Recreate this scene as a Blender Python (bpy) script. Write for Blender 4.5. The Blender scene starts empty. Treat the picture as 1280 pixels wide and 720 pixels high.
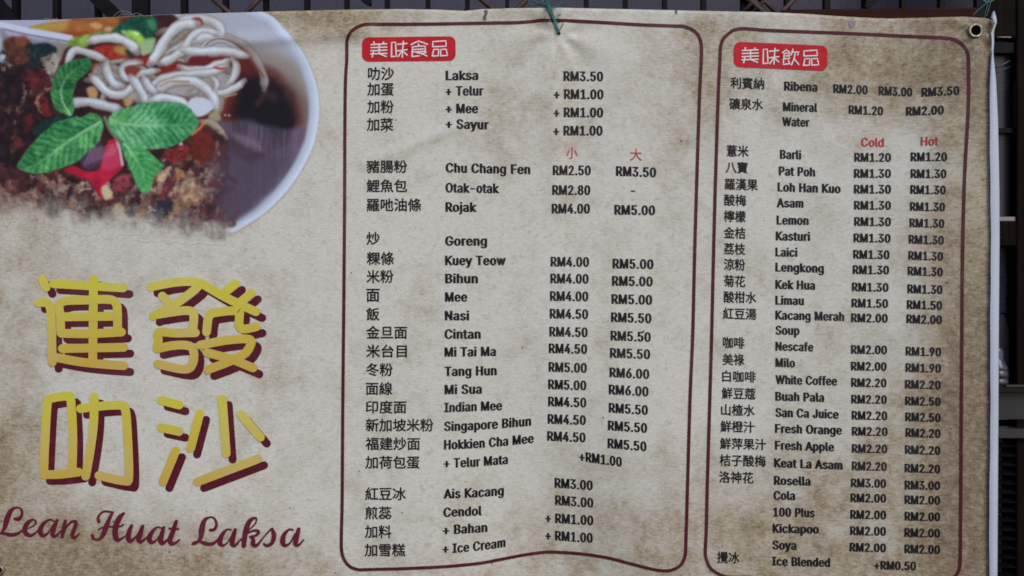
import bpy, math, random, os
import numpy as np
from mathutils import Vector

# ------------------------------------------------------------------ camera, world, sun, exposure
SC = bpy.context.scene
COL = SC.collection
R = math.radians
D = 1.30                       # metres from the lens to the banner
S = 1.5 / 1280.0               # metres of banner per image pixel
ZC = 1.62                      # lens height
cam = bpy.data.cameras.new('camera')
cam.sensor_width = 36.0
cam.lens = 18.0 * D / 0.75
cam.clip_start = 0.02
cam.clip_end = 500
co = bpy.data.objects.new('camera', cam)
COL.objects.link(co)
co.location = (0, -D, ZC)
co.rotation_euler = (R(90), 0, 0)
SC.camera = co

SUN_EL, SUN_ROT = R(38), R(150)
w = bpy.data.worlds.new('World')
SC.world = w
w.use_nodes = True
nt = w.node_tree
sky = nt.nodes.new('ShaderNodeTexSky')
sky.sky_type = 'NISHITA'
sky.sun_disc = False
sky.sun_elevation = SUN_EL
sky.sun_rotation = SUN_ROT
nt.links.new(sky.outputs[0], nt.nodes['Background'].inputs[0])
nt.nodes['Background'].inputs[1].default_value = 0.13
sl = bpy.data.lights.new('sun', 'SUN')
sl.energy = 1.0
sl.angle = R(30)
sl.color = (1.0, 0.97, 0.93)
so = bpy.data.objects.new('sun', sl)
COL.objects.link(so)
sd = Vector((math.sin(SUN_ROT) * math.cos(SUN_EL), math.cos(SUN_ROT) * math.cos(SUN_EL), math.sin(SUN_EL)))
so.rotation_euler = sd.to_track_quat('Z', 'Y').to_euler()
so.location = (0, -3, 4)
SC.view_settings.view_transform = 'Standard'
SC.view_settings.look = 'None'
SC.view_settings.gamma = 1
SC.view_settings.exposure = 0.36
SC.cycles.filter_width = 1.7
SC.cycles.use_denoising = False

# ------------------------------------------------------------------ small helpers
def lin(c, k=1.0):
    c = np.asarray(c, float) / 255.0
    l = np.where(c <= 0.04045, c / 12.92, ((c + 0.055) / 1.055) ** 2.4) * k
    return np.clip(l, 0.0, 0.86)

def tag(o, label=None, cat=None, group=None, kind=None):
    if label: o['label'] = label
    if cat: o['category'] = cat
    if group: o['group'] = group
    if kind: o['kind'] = kind
    return o

def empty(name, loc):
    o = bpy.data.objects.new(name, None)
    COL.objects.link(o)
    o.location = loc
    o.empty_display_size = 0.05
    return o

def make(name, verts, faces, mat, parent=None, smooth=True, colors=None, loc=None):
    me = bpy.data.meshes.new(name)
    v = [tuple(p) for p in verts]
    if loc is not None:
        v = [(p[0] - loc[0], p[1] - loc[1], p[2] - loc[2]) for p in v]
    me.from_pydata(v, [], [tuple(int(i) for i in f) for f in faces])
    if smooth:
        me.polygons.foreach_set('use_smooth', [True] * len(me.polygons))
    if colors is not None:
        a = me.color_attributes.new('ink', 'FLOAT_COLOR', 'POINT')
        a.data.foreach_set('color', np.asarray(colors, np.float32).ravel())
    me.materials.append(mat)
    me.update()
    o = bpy.data.objects.new(name, me)
    COL.objects.link(o)
    if parent is not None:
        o.parent = parent
    elif loc is not None:
        o.location = loc
    return o

def mat_plain(name, col, rough=0.5, noise=0.0, scale=30.0, metallic=0.0, bump=0.0, spec=0.5, stretch=(1, 1, 1)):
    m = bpy.data.materials.new(name)
    m.use_nodes = True
    n = m.node_tree
    b = n.nodes['Principled BSDF']
    b.inputs['Roughness'].default_value = rough
    b.inputs['Metallic'].default_value = metallic
    b.inputs['Specular IOR Level'].default_value = spec
    c = list(col) + [1]
    if noise > 0 or bump > 0:
        tc = n.nodes.new('ShaderNodeTexCoord')
        mp = n.nodes.new('ShaderNodeMapping')
        mp.inputs['Scale'].default_value = stretch
        n.links.new(tc.outputs['Object'], mp.inputs['Vector'])
        t = n.nodes.new('ShaderNodeTexNoise')
        t.inputs['Scale'].default_value = scale
        t.inputs['Detail'].default_value = 6
        n.links.new(mp.outputs[0], t.inputs['Vector'])
        r = n.nodes.new('ShaderNodeValToRGB')
        r.color_ramp.elements[0].position = 0.3
        r.color_ramp.elements[1].position = 0.7
        r.color_ramp.elements[0].color = [max(0, x * (1 - noise)) for x in col] + [1]
        r.color_ramp.elements[1].color = [min(1, x * (1 + noise)) for x in col] + [1]
        n.links.new(t.outputs['Fac'], r.inputs[0])
        n.links.new(r.outputs[0], b.inputs['Base Color'])
        if bump > 0:
            bp = n.nodes.new('ShaderNodeBump')
            bp.inputs['Strength'].default_value = bump
            bp.inputs['Distance'].default_value = 0.002
            n.links.new(t.outputs['Fac'], bp.inputs['Height'])
            n.links.new(bp.outputs[0], b.inputs['Normal'])
    else:
        b.inputs['Base Color'].default_value = c
    return m

# ------------------------------------------------------------------ the hanging sheet: one wavy surface that everything printed follows
def g(a, s):
    return np.exp(-(a / s) ** 2)

def sst(a, b, x):
    t = np.clip((x - a) / (b - a), 0, 1)
    return t * t * (3 - 2 * t)

def seg_d(px, py, a, b):
    ax, ay = a; bx, by = b
    t = np.clip(((px - ax) * (bx - ax) + (py - ay) * (by - ay)) / ((bx - ax) ** 2 + (by - ay) ** 2), 0, 1)
    return np.hypot(px - ax - t * (bx - ax), py - ay - t * (by - ay))

def depth(px, py):
    """How far the cloth lies behind (+) or in front of (-) its mean plane, in metres."""
    px = np.asarray(px, float); py = np.asarray(py, float)
    d = 0.0026 * np.sin(px / 95.0 + py / 310.0 + 0.6)
    d = d + 0.0005 * np.sin(px / 41.0 - py / 170.0 + 1.7) * sst(60, 300, py)
    d = d - 0.065 * np.clip((px - 800) / 440, 0, 1) ** 2                   # right end bent forward, shape added so the sun darkens it
    d = d + 0.02 * np.clip((330 - px) / 430, 0, 1) ** 2
    d = d + 0.028 * g(px - 693, 95) * sst(400, 760, py)                   # the belly pushed back at the foot
    d = d + 0.0042 * g(px - 722, 34) * sst(40, 90, py) * (1 - sst(180, 420, py))
    d = d - 0.0036 * g(px - 694, 16) * sst(35, 80, py) * (1 - sst(160, 330, py))
    d = d + 0.010 * g(px - 1262, 42) + 0.004 * g(px - 1120, 45) * (1 - sst(90, 260, py))
    d = d - 0.0040 * g(seg_d(px, py, (300, 52), (460, 38)), 9)
    d = d - 0.0030 * g(seg_d(px, py, (455, 205), (575, 158)), 7)
    for cx, cy, n, ph, am, rr in ((699, 42, 7, 0.5, 0.0030, 44), (1219, 38, 6, 0.2, 0.0034, 34)):
        dx, dy = px - cx, py - cy
        r = np.hypot(dx, dy)
        d = d + am * np.cos(n * np.arctan2(dy, dx) + ph) * np.exp(-r / rr) * sst(5, 18, r)
    return d

ZB = ZC - (820 - 360) * S       # foot of the banner
ROOT = (0.0, 0.0, ZB)

def W(px, py, d=0.0):
    """A point of the place: (px, py) on the banner's plane grid, d metres behind it, spread as the walls behind stand."""
    k = 1 + d / D
    return ((px - 640) * S * k, d, ZC + (360 - py) * S * k)

def on(px, py, lift=0.0):
    """Point(s) on the cloth, local to the banner, lifted towards the viewer."""
    px = np.asarray(px, float); py = np.asarray(py, float)
    d = depth(px, py) - lift
    k = 1 + d / D
    return np.stack([(px - 640) * S * k, d, ZC + (360 - py) * S * k - ZB], -1)

TOPX = [-200, 0, 60, 120, 200, 300, 420, 500, 545, 582, 600, 640, 700, 760, 860, 960, 1010, 1060, 1110, 1160, 1205, 1232, 1248]
TOPY = [29, 25.5, 25, 22.5, 18.5, 15.5, 12.3, 11.3, 12, 13.6, 11.6, 10.2, 9.6, 11, 13.2, 15.2, 17.5, 21, 23.3, 22, 20.8, 22.5, 27]
def top_edge(x):
    return np.interp(x, TOPX, TOPY)
def right_edge(y):
    return np.interp(y, [0, 25, 65, 100, 150, 240, 300, 420, 500, 720, 830], [1243, 1243, 1241.5, 1245, 1247.5, 1249.3, 1249.5, 1248.6, 1248.2, 1246.8, 1246])

# ------------------------------------------------------------------ print materials
def nmath(n, op, a, b=None, c=None, clamp=False):
    m = n.nodes.new('ShaderNodeMath'); m.operation = op; m.use_clamp = clamp
    for i, v in enumerate((a, b, c)):
        if v is None: continue
        if isinstance(v, (int, float)): m.inputs[i].default_value = v
        else: n.links.new(v, m.inputs[i])
    return m.outputs[0]

def nmix(n, f, a, b):
    m = n.nodes.new('ShaderNodeMix'); m.data_type = 'RGBA'
    for sock, v in ((m.inputs['Factor'], f), (m.inputs[6], a), (m.inputs[7], b)):
        if isinstance(v, (int, float)): sock.default_value = v
        elif isinstance(v, (tuple, list)): sock.default_value = (*v[:3], 1)
        else: n.links.new(v, sock)
    return m.outputs[2]

def nnoise(n, vec, scale, detail=5, rough=0.55, dist=0.0):
    t = n.nodes.new('ShaderNodeTexNoise')
    t.inputs['Scale'].default_value = scale; t.inputs['Detail'].default_value = detail
    t.inputs['Roughness'].default_value = rough; t.inputs['Distortion'].default_value = dist
    n.links.new(vec, t.inputs['Vector'])
    return t.outputs['Fac']

def nmap(n, vec, rot, scale):
    m = n.nodes.new('ShaderNodeMapping')
    m.inputs['Rotation'].default_value = rot; m.inputs['Scale'].default_value = scale
    n.links.new(vec, m.inputs['Vector'])
    return m.outputs[0]

def nrange(n, v, a, b, lo=0.0, hi=1.0):
    m = n.nodes.new('ShaderNodeMapRange'); m.interpolation_type = 'SMOOTHSTEP'
    n.links.new(v, m.inputs[0])
    for i, x in zip((1, 2, 3, 4), (a, b, lo, hi)): m.inputs[i].default_value = x
    return m.outputs[0]

def parchment(n):
    """Colour of the printed old-paper ground, in the banner's own coordinates."""
    tc = n.nodes.new('ShaderNodeTexCoord')
    v = tc.outputs['Object']
    sp = n.nodes.new('ShaderNodeSeparateXYZ'); n.links.new(v, sp.inputs[0])
    x, z = sp.outputs[0], sp.outputs[2]
    def px(p): return (p - 640) * S
    def pz(p): return ZC + (360 - p) * S - ZB
    big = nnoise(n, v, 4.5, 4, 0.55, 0.15)
    med = nnoise(n, v, 19, 8, 0.66, 0.15)
    fine = nnoise(n, v, 95, 6, 0.7, 0.1)
    grit = nnoise(n, v, 260, 4, 0.7, 0.0)
    f1 = nnoise(n, nmap(n, v, (0, R(32), 0), (70, 1, 230)), 1.6, 6, 0.65, 0.5)
    f2 = nnoise(n, nmap(n, v, (0, R(-28), 0), (75, 1, 210)), 1.5, 6, 0.65, 0.5)
    # foxed print and painted light fall-off to the edges: soft patches (centre, radii, strength)
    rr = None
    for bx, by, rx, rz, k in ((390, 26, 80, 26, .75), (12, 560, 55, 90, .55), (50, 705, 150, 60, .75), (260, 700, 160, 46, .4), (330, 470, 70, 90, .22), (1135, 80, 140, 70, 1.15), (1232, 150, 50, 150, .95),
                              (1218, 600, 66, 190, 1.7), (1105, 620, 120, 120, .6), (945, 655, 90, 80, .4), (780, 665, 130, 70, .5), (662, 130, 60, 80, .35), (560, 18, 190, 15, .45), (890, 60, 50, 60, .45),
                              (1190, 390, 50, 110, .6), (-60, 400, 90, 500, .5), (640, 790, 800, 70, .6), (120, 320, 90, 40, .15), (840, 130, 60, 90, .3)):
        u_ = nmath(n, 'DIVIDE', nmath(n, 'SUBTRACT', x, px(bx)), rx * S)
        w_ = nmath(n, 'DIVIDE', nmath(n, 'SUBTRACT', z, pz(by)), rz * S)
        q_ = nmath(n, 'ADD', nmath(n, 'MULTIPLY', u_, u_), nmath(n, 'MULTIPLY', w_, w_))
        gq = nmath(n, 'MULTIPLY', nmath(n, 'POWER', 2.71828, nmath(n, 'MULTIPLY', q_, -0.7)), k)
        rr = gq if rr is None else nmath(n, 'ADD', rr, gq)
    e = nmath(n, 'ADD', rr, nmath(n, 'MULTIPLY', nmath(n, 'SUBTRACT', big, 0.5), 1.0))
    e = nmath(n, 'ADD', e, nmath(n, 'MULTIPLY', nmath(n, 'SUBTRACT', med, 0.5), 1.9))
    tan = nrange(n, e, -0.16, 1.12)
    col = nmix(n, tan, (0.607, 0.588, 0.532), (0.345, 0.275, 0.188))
    # brown blotches
    bl = nmath(n, 'ADD', nmath(n, 'MULTIPLY', med, 0.75), nmath(n, 'MULTIPLY', rr, 0.10))
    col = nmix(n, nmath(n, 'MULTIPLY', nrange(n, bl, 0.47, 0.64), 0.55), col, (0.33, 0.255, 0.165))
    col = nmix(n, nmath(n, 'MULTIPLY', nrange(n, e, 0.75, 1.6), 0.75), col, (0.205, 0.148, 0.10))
    # fibres and grain
    fib = nmath(n, 'ADD', nmath(n, 'MULTIPLY', nrange(n, f1, 0.55, 0.75), 0.5), nmath(n, 'MULTIPLY', nrange(n, f2, 0.56, 0.76), 0.5))
    col = nmix(n, nmath(n, 'MULTIPLY', fib, nmath(n, 'ADD', 0.42, nmath(n, 'MULTIPLY', tan, 0.4))), col, (0.22, 0.175, 0.125))
    fl = nmath(n, 'MULTIPLY', nmath(n, 'SUBTRACT', 1.2, tan), nmath(n, 'ADD', nrange(n, f1, 0.45, 0.27), nrange(n, f2, 0.45, 0.27)))
    col = nmix(n, nmath(n, 'MULTIPLY', fl, 0.22), col, (0.78, 0.76, 0.72))
    col = nmix(n, nmath(n, 'MULTIPLY', nrange(n, fine, 0.50, 0.68), 0.5), col, (0.31, 0.245, 0.16))
    col = nmix(n, nmath(n, 'MULTIPLY', nrange(n, fine, 0.47, 0.32), nmath(n, 'MULTIPLY', nmath(n, 'SUBTRACT', 1.15, tan), 0.2)), col, (0.74, 0.73, 0.72))
    col = nmix(n, nmath(n, 'MULTIPLY', nrange(n, grit, 0.52, 0.72), 0.28), col, (0.27, 0.23, 0.18))
    mot = nmath(n, 'ADD', nmath(n, 'MULTIPLY', nmath(n, 'SUBTRACT', f1, 0.5), 1.25), nmath(n, 'MULTIPLY', nmath(n, 'SUBTRACT', f2, 0.5), 1.25))
    mot = nmath(n, 'ADD', mot, nmath(n, 'MULTIPLY', nmath(n, 'SUBTRACT', fine, 0.5), 1.5))
    mot = nmath(n, 'ADD', mot, nmath(n, 'MULTIPLY', nmath(n, 'SUBTRACT', grit, 0.5), 0.9))
    amt = nmath(n, 'ADD', 0.42, nmath(n, 'MULTIPLY', tan, 0.75))
    k_ = nmath(n, 'ADD', 1.0, nmath(n, 'MULTIPLY', mot, amt))
    hs = n.nodes.new('ShaderNodeVectorMath'); hs.operation = 'MULTIPLY'
    cb = n.nodes.new('ShaderNodeCombineXYZ')
    n.links.new(nmath(n, 'POWER', k_, 0.85), cb.inputs[0]); n.links.new(k_, cb.inputs[1]); n.links.new(nmath(n, 'POWER', k_, 1.25), cb.inputs[2])
    n.links.new(col, hs.inputs[0]); n.links.new(cb.outputs[0], hs.inputs[1])
    col = hs.outputs[0]
    # fly specks
    vo = n.nodes.new('ShaderNodeTexVoronoi'); vo.inputs['Scale'].default_value = 17; n.links.new(v, vo.inputs['Vector'])
    sp_ = nrange(n, vo.outputs['Distance'], 0.022, 0.04, 1.0, 0.0)
    col = nmix(n, nmath(n, 'MULTIPLY', sp_, nrange(n, big, 0.46, 0.56, 0.0, 0.8)), col, (0.07, 0.06, 0.05))
    return col, v

ROUGH = 0.42
def vinyl(m, color_from):
    m.use_nodes = True
    n = m.node_tree
    b = n.nodes['Principled BSDF']
    b.inputs['Roughness'].default_value = ROUGH
    b.inputs['Specular IOR Level'].default_value = 0.14
    c, v = color_from(n)
    if isinstance(c, tuple): b.inputs['Base Color'].default_value = (*c, 1)
    else: n.links.new(c, b.inputs['Base Color'])
    if v is None:
        v = n.nodes.new('ShaderNodeTexCoord').outputs['Object']
    h = nnoise(n, nmap(n, v, (0, 0, 0), (1, 1, 0.45)), 22, 3, 0.5)
    bp = n.nodes.new('ShaderNodeBump')
    bp.inputs['Strength'].default_value = 0.22; bp.inputs['Distance'].default_value = 0.004
    n.links.new(h, bp.inputs['Height']); n.links.new(bp.outputs[0], b.inputs['Normal'])
    return m

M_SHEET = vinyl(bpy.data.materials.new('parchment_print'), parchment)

def food_col(n):
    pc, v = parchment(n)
    a = n.nodes.new('ShaderNodeVertexColor'); a.layer_name = 'ink'
    return nmix(n, a.outputs['Alpha'], pc, a.outputs['Color']), v
M_FOOD = vinyl(bpy.data.materials.new('food_photo_print'), food_col)

def attr_col(n):
    a = n.nodes.new('ShaderNodeVertexColor'); a.layer_name = 'ink'
    v = n.nodes.new('ShaderNodeTexCoord').outputs['Object']
    t = nnoise(n, v, 75, 6, 0.65); u = nnoise(n, v, 9, 3, 0.5)
    c = nmix(n, nmath(n, 'MULTIPLY', nrange(n, t, 0.5, 0.7), 0.28), a.outputs['Color'], (0.42, 0.36, 0.22))
    return nmix(n, nmath(n, 'MULTIPLY', nrange(n, u, 0.45, 0.65), 0.14), c, (0.58, 0.55, 0.40)), v
M_GRAD = vinyl(bpy.data.materials.new('yellow_gradient_ink'), attr_col)

def ink(name, col, wear=0.25):
    def f(n):
        v = n.nodes.new('ShaderNodeTexCoord').outputs['Object']
        t = nnoise(n, v, 60, 6, 0.6); u = nnoise(n, v, 6, 4, 0.6)
        c1 = nmix(n, nmath(n, 'MULTIPLY', nrange(n, t, 0.48, 0.72), wear), tuple(col), tuple(min(0.8, c * 1.5 + 0.03) for c in col))
        return nmix(n, nmath(n, 'MULTIPLY', nrange(n, u, 0.50, 0.68), wear * 1.4), c1, tuple(min(0.8, c * 1.2 + 0.035) for c in col)), v
    return vinyl(bpy.data.materials.new(name), f)

M_BLACK = ink('black_ink', (0.010, 0.009, 0.012))
M_RED = ink('red_ink', (0.42, 0.03, 0.035))
M_BADGE = ink('badge_red_ink', (0.47, 0.010, 0.018), 0.25)
M_WHITE = ink('white_ink', (0.72, 0.70, 0.70), 0.1)
M_MAROON = ink('maroon_ink', (0.090, 0.009, 0.020), 0.3)
M_FRAME = ink('frame_maroon_ink', (0.075, 0.013, 0.017), 0.35)
M_SCRIPT = ink('script_maroon_ink', (0.115, 0.012, 0.028), 0.2)
M_STAIN = ink('dark_stain', (0.09, 0.08, 0.075), 0.5)
M_BACK = mat_plain('white_vinyl_back', (0.43, 0.465, 0.575), 0.45, 0.05, 20)

# ------------------------------------------------------------------ flat printed shapes
def catmull(pts, n=8, closed=False):
    pts = [np.asarray(p, float) for p in pts]
    if len(pts) < 3: return pts
    out = []
    N = len(pts)
    rng = range(N if closed else N - 1)
    for i in rng:
        if closed:
            p0, p1, p2, p3 = pts[i - 1], pts[i], pts[(i + 1) % N], pts[(i + 2) % N]
        else:
            p1, p2 = pts[i], pts[i + 1]
            p0 = pts[i - 1] if i > 0 else 2 * p1 - p2
            p3 = pts[i + 2] if i + 2 < N else 2 * p2 - p1
        for k in range(n):
            t = k / n
            out.append(0.5 * ((2 * p1) + (-p0 + p2) * t + (2 * p0 - 5 * p1 + 4 * p2 - p3) * t * t + (-p0 + 3 * p1 - 3 * p2 + p3) * t ** 3))
    if not closed: out.append(pts[-1])
    return out

def refine(p, step=5.0):
    out = [p[0]]
    for a, b in zip(p[:-1], p[1:]):
        n = max(1, int(math.ceil(np.hypot(*(b[:2] - a[:2])) / step)))
        out += [a + (b - a) * k / n for k in range(1, n + 1)]
    return out

class Flat:
    """Collects printed 2-D shapes (x, y, lift) that become ONE mesh on the cloth."""
    def __init__(self): self.v = []; self.f = []
    def stroke(self, pts, lift, closed=False, cap=True):
        """pts: (x, y, half width)"""
        p = np.asarray(pts, float)
        p = np.array(refine(p))
        keep = [0] + [i for i in range(1, len(p)) if np.hypot(*(p[i, :2] - p[i - 1, :2])) > 1e-4]
        p = p[keep]
        n = len(p)
        nx = np.zeros((n, 2))
        for i in range(n):
            if closed: a, b = p[i - 1, :2], p[(i + 1) % n, :2]
            else: a, b = p[max(0, i - 1), :2], p[min(n - 1, i + 1), :2]
            t = b - a; L = np.hypot(*t) or 1
            nx[i] = (-t[1] / L, t[0] / L)
        base = len(self.v)
        for i in range(n):
            l = lift + 0.00012 * i / max(1, n - 1) * (0 if closed else 1)
            for s in (1, -1):
                self.v.append((p[i, 0] + s * nx[i, 0] * p[i, 2], p[i, 1] + s * nx[i, 1] * p[i, 2], l))
        for i in range(n if closed else n - 1):
            j = (i + 1) % n
            self.f.append((base + 2 * i, base + 2 * i + 1, base + 2 * j + 1, base + 2 * j))
        if cap and not closed:
            for i, sgn in ((0, -1), (n - 1, 1)):
                a0 = math.atan2(nx[i, 1], nx[i, 0])
                l = self.v[base + 2 * i][2]
                c = len(self.v)
                K = 8
                for k in range(K + 1):
                    a = a0 - sgn * math.pi * k / K
                    self.v.append((p[i, 0] + p[i, 2] * math.cos(a), p[i, 1] + p[i, 2] * math.sin(a), l))
                self.f.append(tuple(range(c, c + K + 1)))
    def disc(self, x, y, r, lift, n=20):
        c = len(self.v)
        for k in range(n):
            a = 2 * math.pi * k / n
            self.v.append((x + r * math.cos(a), y + r * math.sin(a), lift))
        self.f.append(tuple(range(c, c + n)))
    def build(self, name, mat, parent, colors=None):
        a = np.asarray(self.v, float)
        return make(name, on(a[:, 0], a[:, 1], a[:, 2]), self.f, mat, parent, True, colors)

# ------------------------------------------------------------------ lettering: text curves turned into mesh that lies on the cloth
try:
    INTER = bpy.data.fonts.load(os.path.join(bpy.utils.system_resource('DATAFILES', path='fonts'), 'Inter.woff2'))
except Exception:
    INTER = None
from mathutils.geometry import delaunay_2d_cdt
_cache = {}
def glyphs(s, latin, ox=0.0, oy=0.0):
    """Outline of a line of lettering, thickened by (ox, oy) em, filled by winding number."""
    key = (s, latin, ox, oy)
    if key in _cache: return _cache[key]
    c = bpy.data.curves.new('lettering', 'FONT')
    c.body = s; c.size = 1.0; c.resolution_u = 3; c.fill_mode = 'NONE'
    if latin and INTER: c.font = INTER
    if latin: c.space_character = 1.0 + 2.0 * ox
    o = bpy.data.objects.new('lettering', c)
    COL.objects.link(o)
    me = bpy.data.meshes.new_from_object(o.evaluated_get(bpy.context.evaluated_depsgraph_get()))
    v = np.array([p.co[:2] for p in me.vertices])
    nxt = {}
    for e in me.edges: nxt.setdefault(e.vertices[0], []).append(e.vertices[1])
    bpy.data.objects.remove(o); bpy.data.curves.remove(c); bpy.data.meshes.remove(me)
    und = {}
    for a_, l in nxt.items():
        for b_ in l: und.setdefault(a_, set()).add(b_); und.setdefault(b_, set()).add(a_)
    seen, loops = set(), []
    for i in range(len(v)):
        if i in seen or i not in und: continue
        lp = [i]; seen.add(i); cur = i
        while True:
            n_ = [j for j in sorted(und[cur], key=lambda j: (j != cur + 1, j)) if j not in seen]
            if not n_: break
            cur = n_[0]; seen.add(cur); lp.append(cur)
        loops.append(v[lp])
    V, F = [], []
    # letters that do not touch are filled one by one: group loops by x-extent
    ext = sorted([(l[:, 0].min(), l[:, 0].max(), l) for l in loops], key=lambda e: e[0])
    groups, cur, hi = [], [], -1e9
    for lo_, hi_, l in ext:
        if cur and lo_ > hi - 0.02: groups.append(cur); cur = []; hi = -1e9
        cur.append(l); hi = max(hi, hi_)
    if cur: groups.append(cur)
    for gr_ in groups:
        P, E, polys = [], [], []
        for l in gr_:
            keep_ = np.hypot(*(l - np.roll(l, 1, 0)).T) > 1e-4
            l = l[keep_]
            if len(l) < 3: continue
            d1 = l - np.roll(l, 1, 0); d2 = np.roll(l, -1, 0) - l
            d1 = d1 / np.hypot(*d1.T)[:, None]; d2 = d2 / np.hypot(*d2.T)[:, None]
            n1 = np.stack([-d1[:, 1], d1[:, 0]], -1); n2 = np.stack([-d2[:, 1], d2[:, 0]], -1)
            m_ = n1 + n2; q_ = np.maximum(0.35, (m_ * n1).sum(1))
            l = l + m_ / q_[:, None] * np.array((ox, oy))
            b0 = len(P); P += [Vector(p) for p in l]
            E += [(b0 + i, b0 + (i + 1) % len(l)) for i in range(len(l))]
            polys.append(l)
        if not P: continue
        vo, eo, fo = delaunay_2d_cdt(P, E, [], 0, 1e-5)[:3]
        vo = np.array([tuple(p) for p in vo])
        cen = np.array([vo[list(f)].mean(0) for f in fo])
        wn = np.zeros(len(cen))
        for l in polys:
            x0_, y0_ = l.T; x1_, y1_ = np.roll(l, -1, 0).T
            for i in range(len(l)):
                up = (y0_[i] <= cen[:, 1]) & (y1_[i] > cen[:, 1]); dn = (y0_[i] > cen[:, 1]) & (y1_[i] <= cen[:, 1])
                cr = (x1_[i] - x0_[i]) * (cen[:, 1] - y0_[i]) - (cen[:, 0] - x0_[i]) * (y1_[i] - y0_[i])
                wn += (up & (cr > 0)).astype(int) - (dn & (cr < 0)).astype(int)
        b0 = len(V); V += [tuple(p) for p in vo]
        F += [tuple(b0 + i for i in f) for f, w_ in zip(fo, wn) if abs(w_) > 0.5]
    v = np.array(V)
    us_ = sorted({i for f in F for i in f}); mp_ = {j: i for i, j in enumerate(us_)}
    v = v[us_]; F = [tuple(mp_[i] for i in f) for f in F]
    _cache[key] = (v, F)
    return v, F

CAPH = None
def write(name, s, x0, y0, x1, y1, h, mat, parent, latin=True, bold=0.03, curve=1.0):
    """Set a line of lettering from (x0, y0) to (x1, y1) along its baseline; h = height of its capitals."""
    global CAPH
    v, f = glyphs(s, latin, bold if latin else -bold, bold * 0.15 if latin else -bold)
    if latin:
        if CAPH is None: CAPH = glyphs('H', True)[0][:, 1].max()
        ky = h / (CAPH + bold * 0.3)
    lo, hi = v[:, 0].min(), v[:, 0].max()
    kx = (x1 - x0) / max(1e-6, hi - lo)
    X = x0 + (v[:, 0] - lo) * kx
    base = y0 + (y1 - y0) * np.clip((X - x0) / (x1 - x0), 0, 1.2) ** curve
    if latin: Y = base - (v[:, 1] + bold * 0.15) * ky
    else:
        b0, b1 = v[:, 1].min(), v[:, 1].max()
        Y = base + h / 2 - (v[:, 1] - b0) / (b1 - b0) * h
    return make(name, on(X, Y, np.full(len(X), 0.0006)), f, mat, parent)

# ================================================================== THE PLACE BEHIND THE BANNER
def box_mesh(x0, y0, x1, y1, d, t, skew=0.0):
    """A box seen from (x0,y0) to (x1,y1) with its front d behind the banner and t thick."""
    a = [W(x0, y0, d), W(x1, y0 + skew, d), W(x1, y1 + skew, d), W(x0, y1, d)]
    b = [(p[0], p[1] + t, p[2]) for p in a]
    return a + b, [(3, 2, 1, 0), (4, 5, 6, 7), (0, 1, 5, 4), (1, 2, 6, 5), (2, 3, 7, 6), (3, 0, 4, 7)]

def boxes(name, lst, mat, parent=None, loc=None, bevel=0.0):
    V, F = [], []
    for b in lst:
        v, f = box_mesh(*b)
        F += [tuple(i + len(V) for i in q) for q in f]; V += v
    L = loc if loc is not None else (tuple(parent.location) if parent is not None else None)
    o = make(name, V, F, mat, parent, smooth=False, loc=L)
    if bevel:
        md = o.modifiers.new('bevel', 'BEVEL'); md.width = bevel; md.segments = 2
    return o

def tube_mesh(paths, seg=6):
    V, F = [], []
    for pts, r in paths:
        P = [Vector(p) for p in pts]
        rings = []
        for i, p in enumerate(P):
            t = (P[min(i + 1, len(P) - 1)] - P[max(i - 1, 0)]).normalized()
            u = t.orthogonal().normalized() if i == 0 else (u - t * u.dot(t)).normalized()
            q = t.cross(u)
            rr = r[i] if hasattr(r, '__len__') else r
            rings.append(len(V))
            for k in range(seg):
                a = 2 * math.pi * k / seg
                V.append(tuple(p + (u * math.cos(a) + q * math.sin(a)) * rr))
        for i in range(len(P) - 1):
            for k in range(seg):
                a, b = rings[i], rings[i + 1]
                F.append((a + k, a + (k + 1) % seg, b + (k + 1) % seg, b + k))
        F.append(tuple(rings[0] + k for k in range(seg))[::-1]); F.append(tuple(rings[-1] + k for k in range(seg)))
    return V, F

M_WALL = mat_plain('dusky_wall', lin((62, 58, 76)), 0.7, 0.16, 5, bump=0.1)
M_IRON = mat_plain('black_iron', (0.005, 0.004, 0.006), 0.6, 0.3, 60, bump=0.2, spec=0.1)
M_RUST = mat_plain('rust_red_iron', (0.045, 0.018, 0.014), 0.6, 0.4, 80, bump=0.2)
M_WOOD = mat_plain('red_brown_wood', (0.030, 0.0065, 0.0045), 0.7, spec=0.08, noise=0.35, scale=12, bump=0.15, stretch=(1, 6, 14))
M_DARKWOOD = mat_plain('dark_brown_wood', (0.007, 0.0030, 0.0026), 0.7, spec=0.06, noise=0.4, scale=14, bump=0.15, stretch=(10, 6, 1))
M_SILL = mat_plain('pale_sill_paint', lin((132, 118, 120)), 0.5, 0.1, 30)
M_GLASS = mat_plain('dim_window_glass', lin((40, 36, 46)), 0.3, 0.25, 9, spec=0.3)
M_CREAM = mat_plain('grey_cream_board', lin((88, 83, 86)), 0.6, 0.08, 12)
M_PAPER = mat_plain('blue_grey_paper', lin((72, 76, 94)), 0.6, 0.06, 40)
M_FAINT = mat_plain('faded_print', lin((64, 64, 90)), 0.6, 0.1, 40)
M_SLAT = mat_plain('black_louvre', (0.0034, 0.0032, 0.0040), 0.5, 0.3, 30, spec=0.2)
M_SHADE = mat_plain('dark_plum_cloth', (0.012, 0.010, 0.018), 0.7, 0.3, 30)
M_PET = mat_plain('cloudy_plastic', lin((42, 39, 56)), 0.25, 0.15, 30)

wall = boxes('wall', [(-500, -420, 1236, 1100, 0.42, 0.05)], M_WALL, loc=W(360, 1000, 0.42))
tag(wall, kind='structure')

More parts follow.
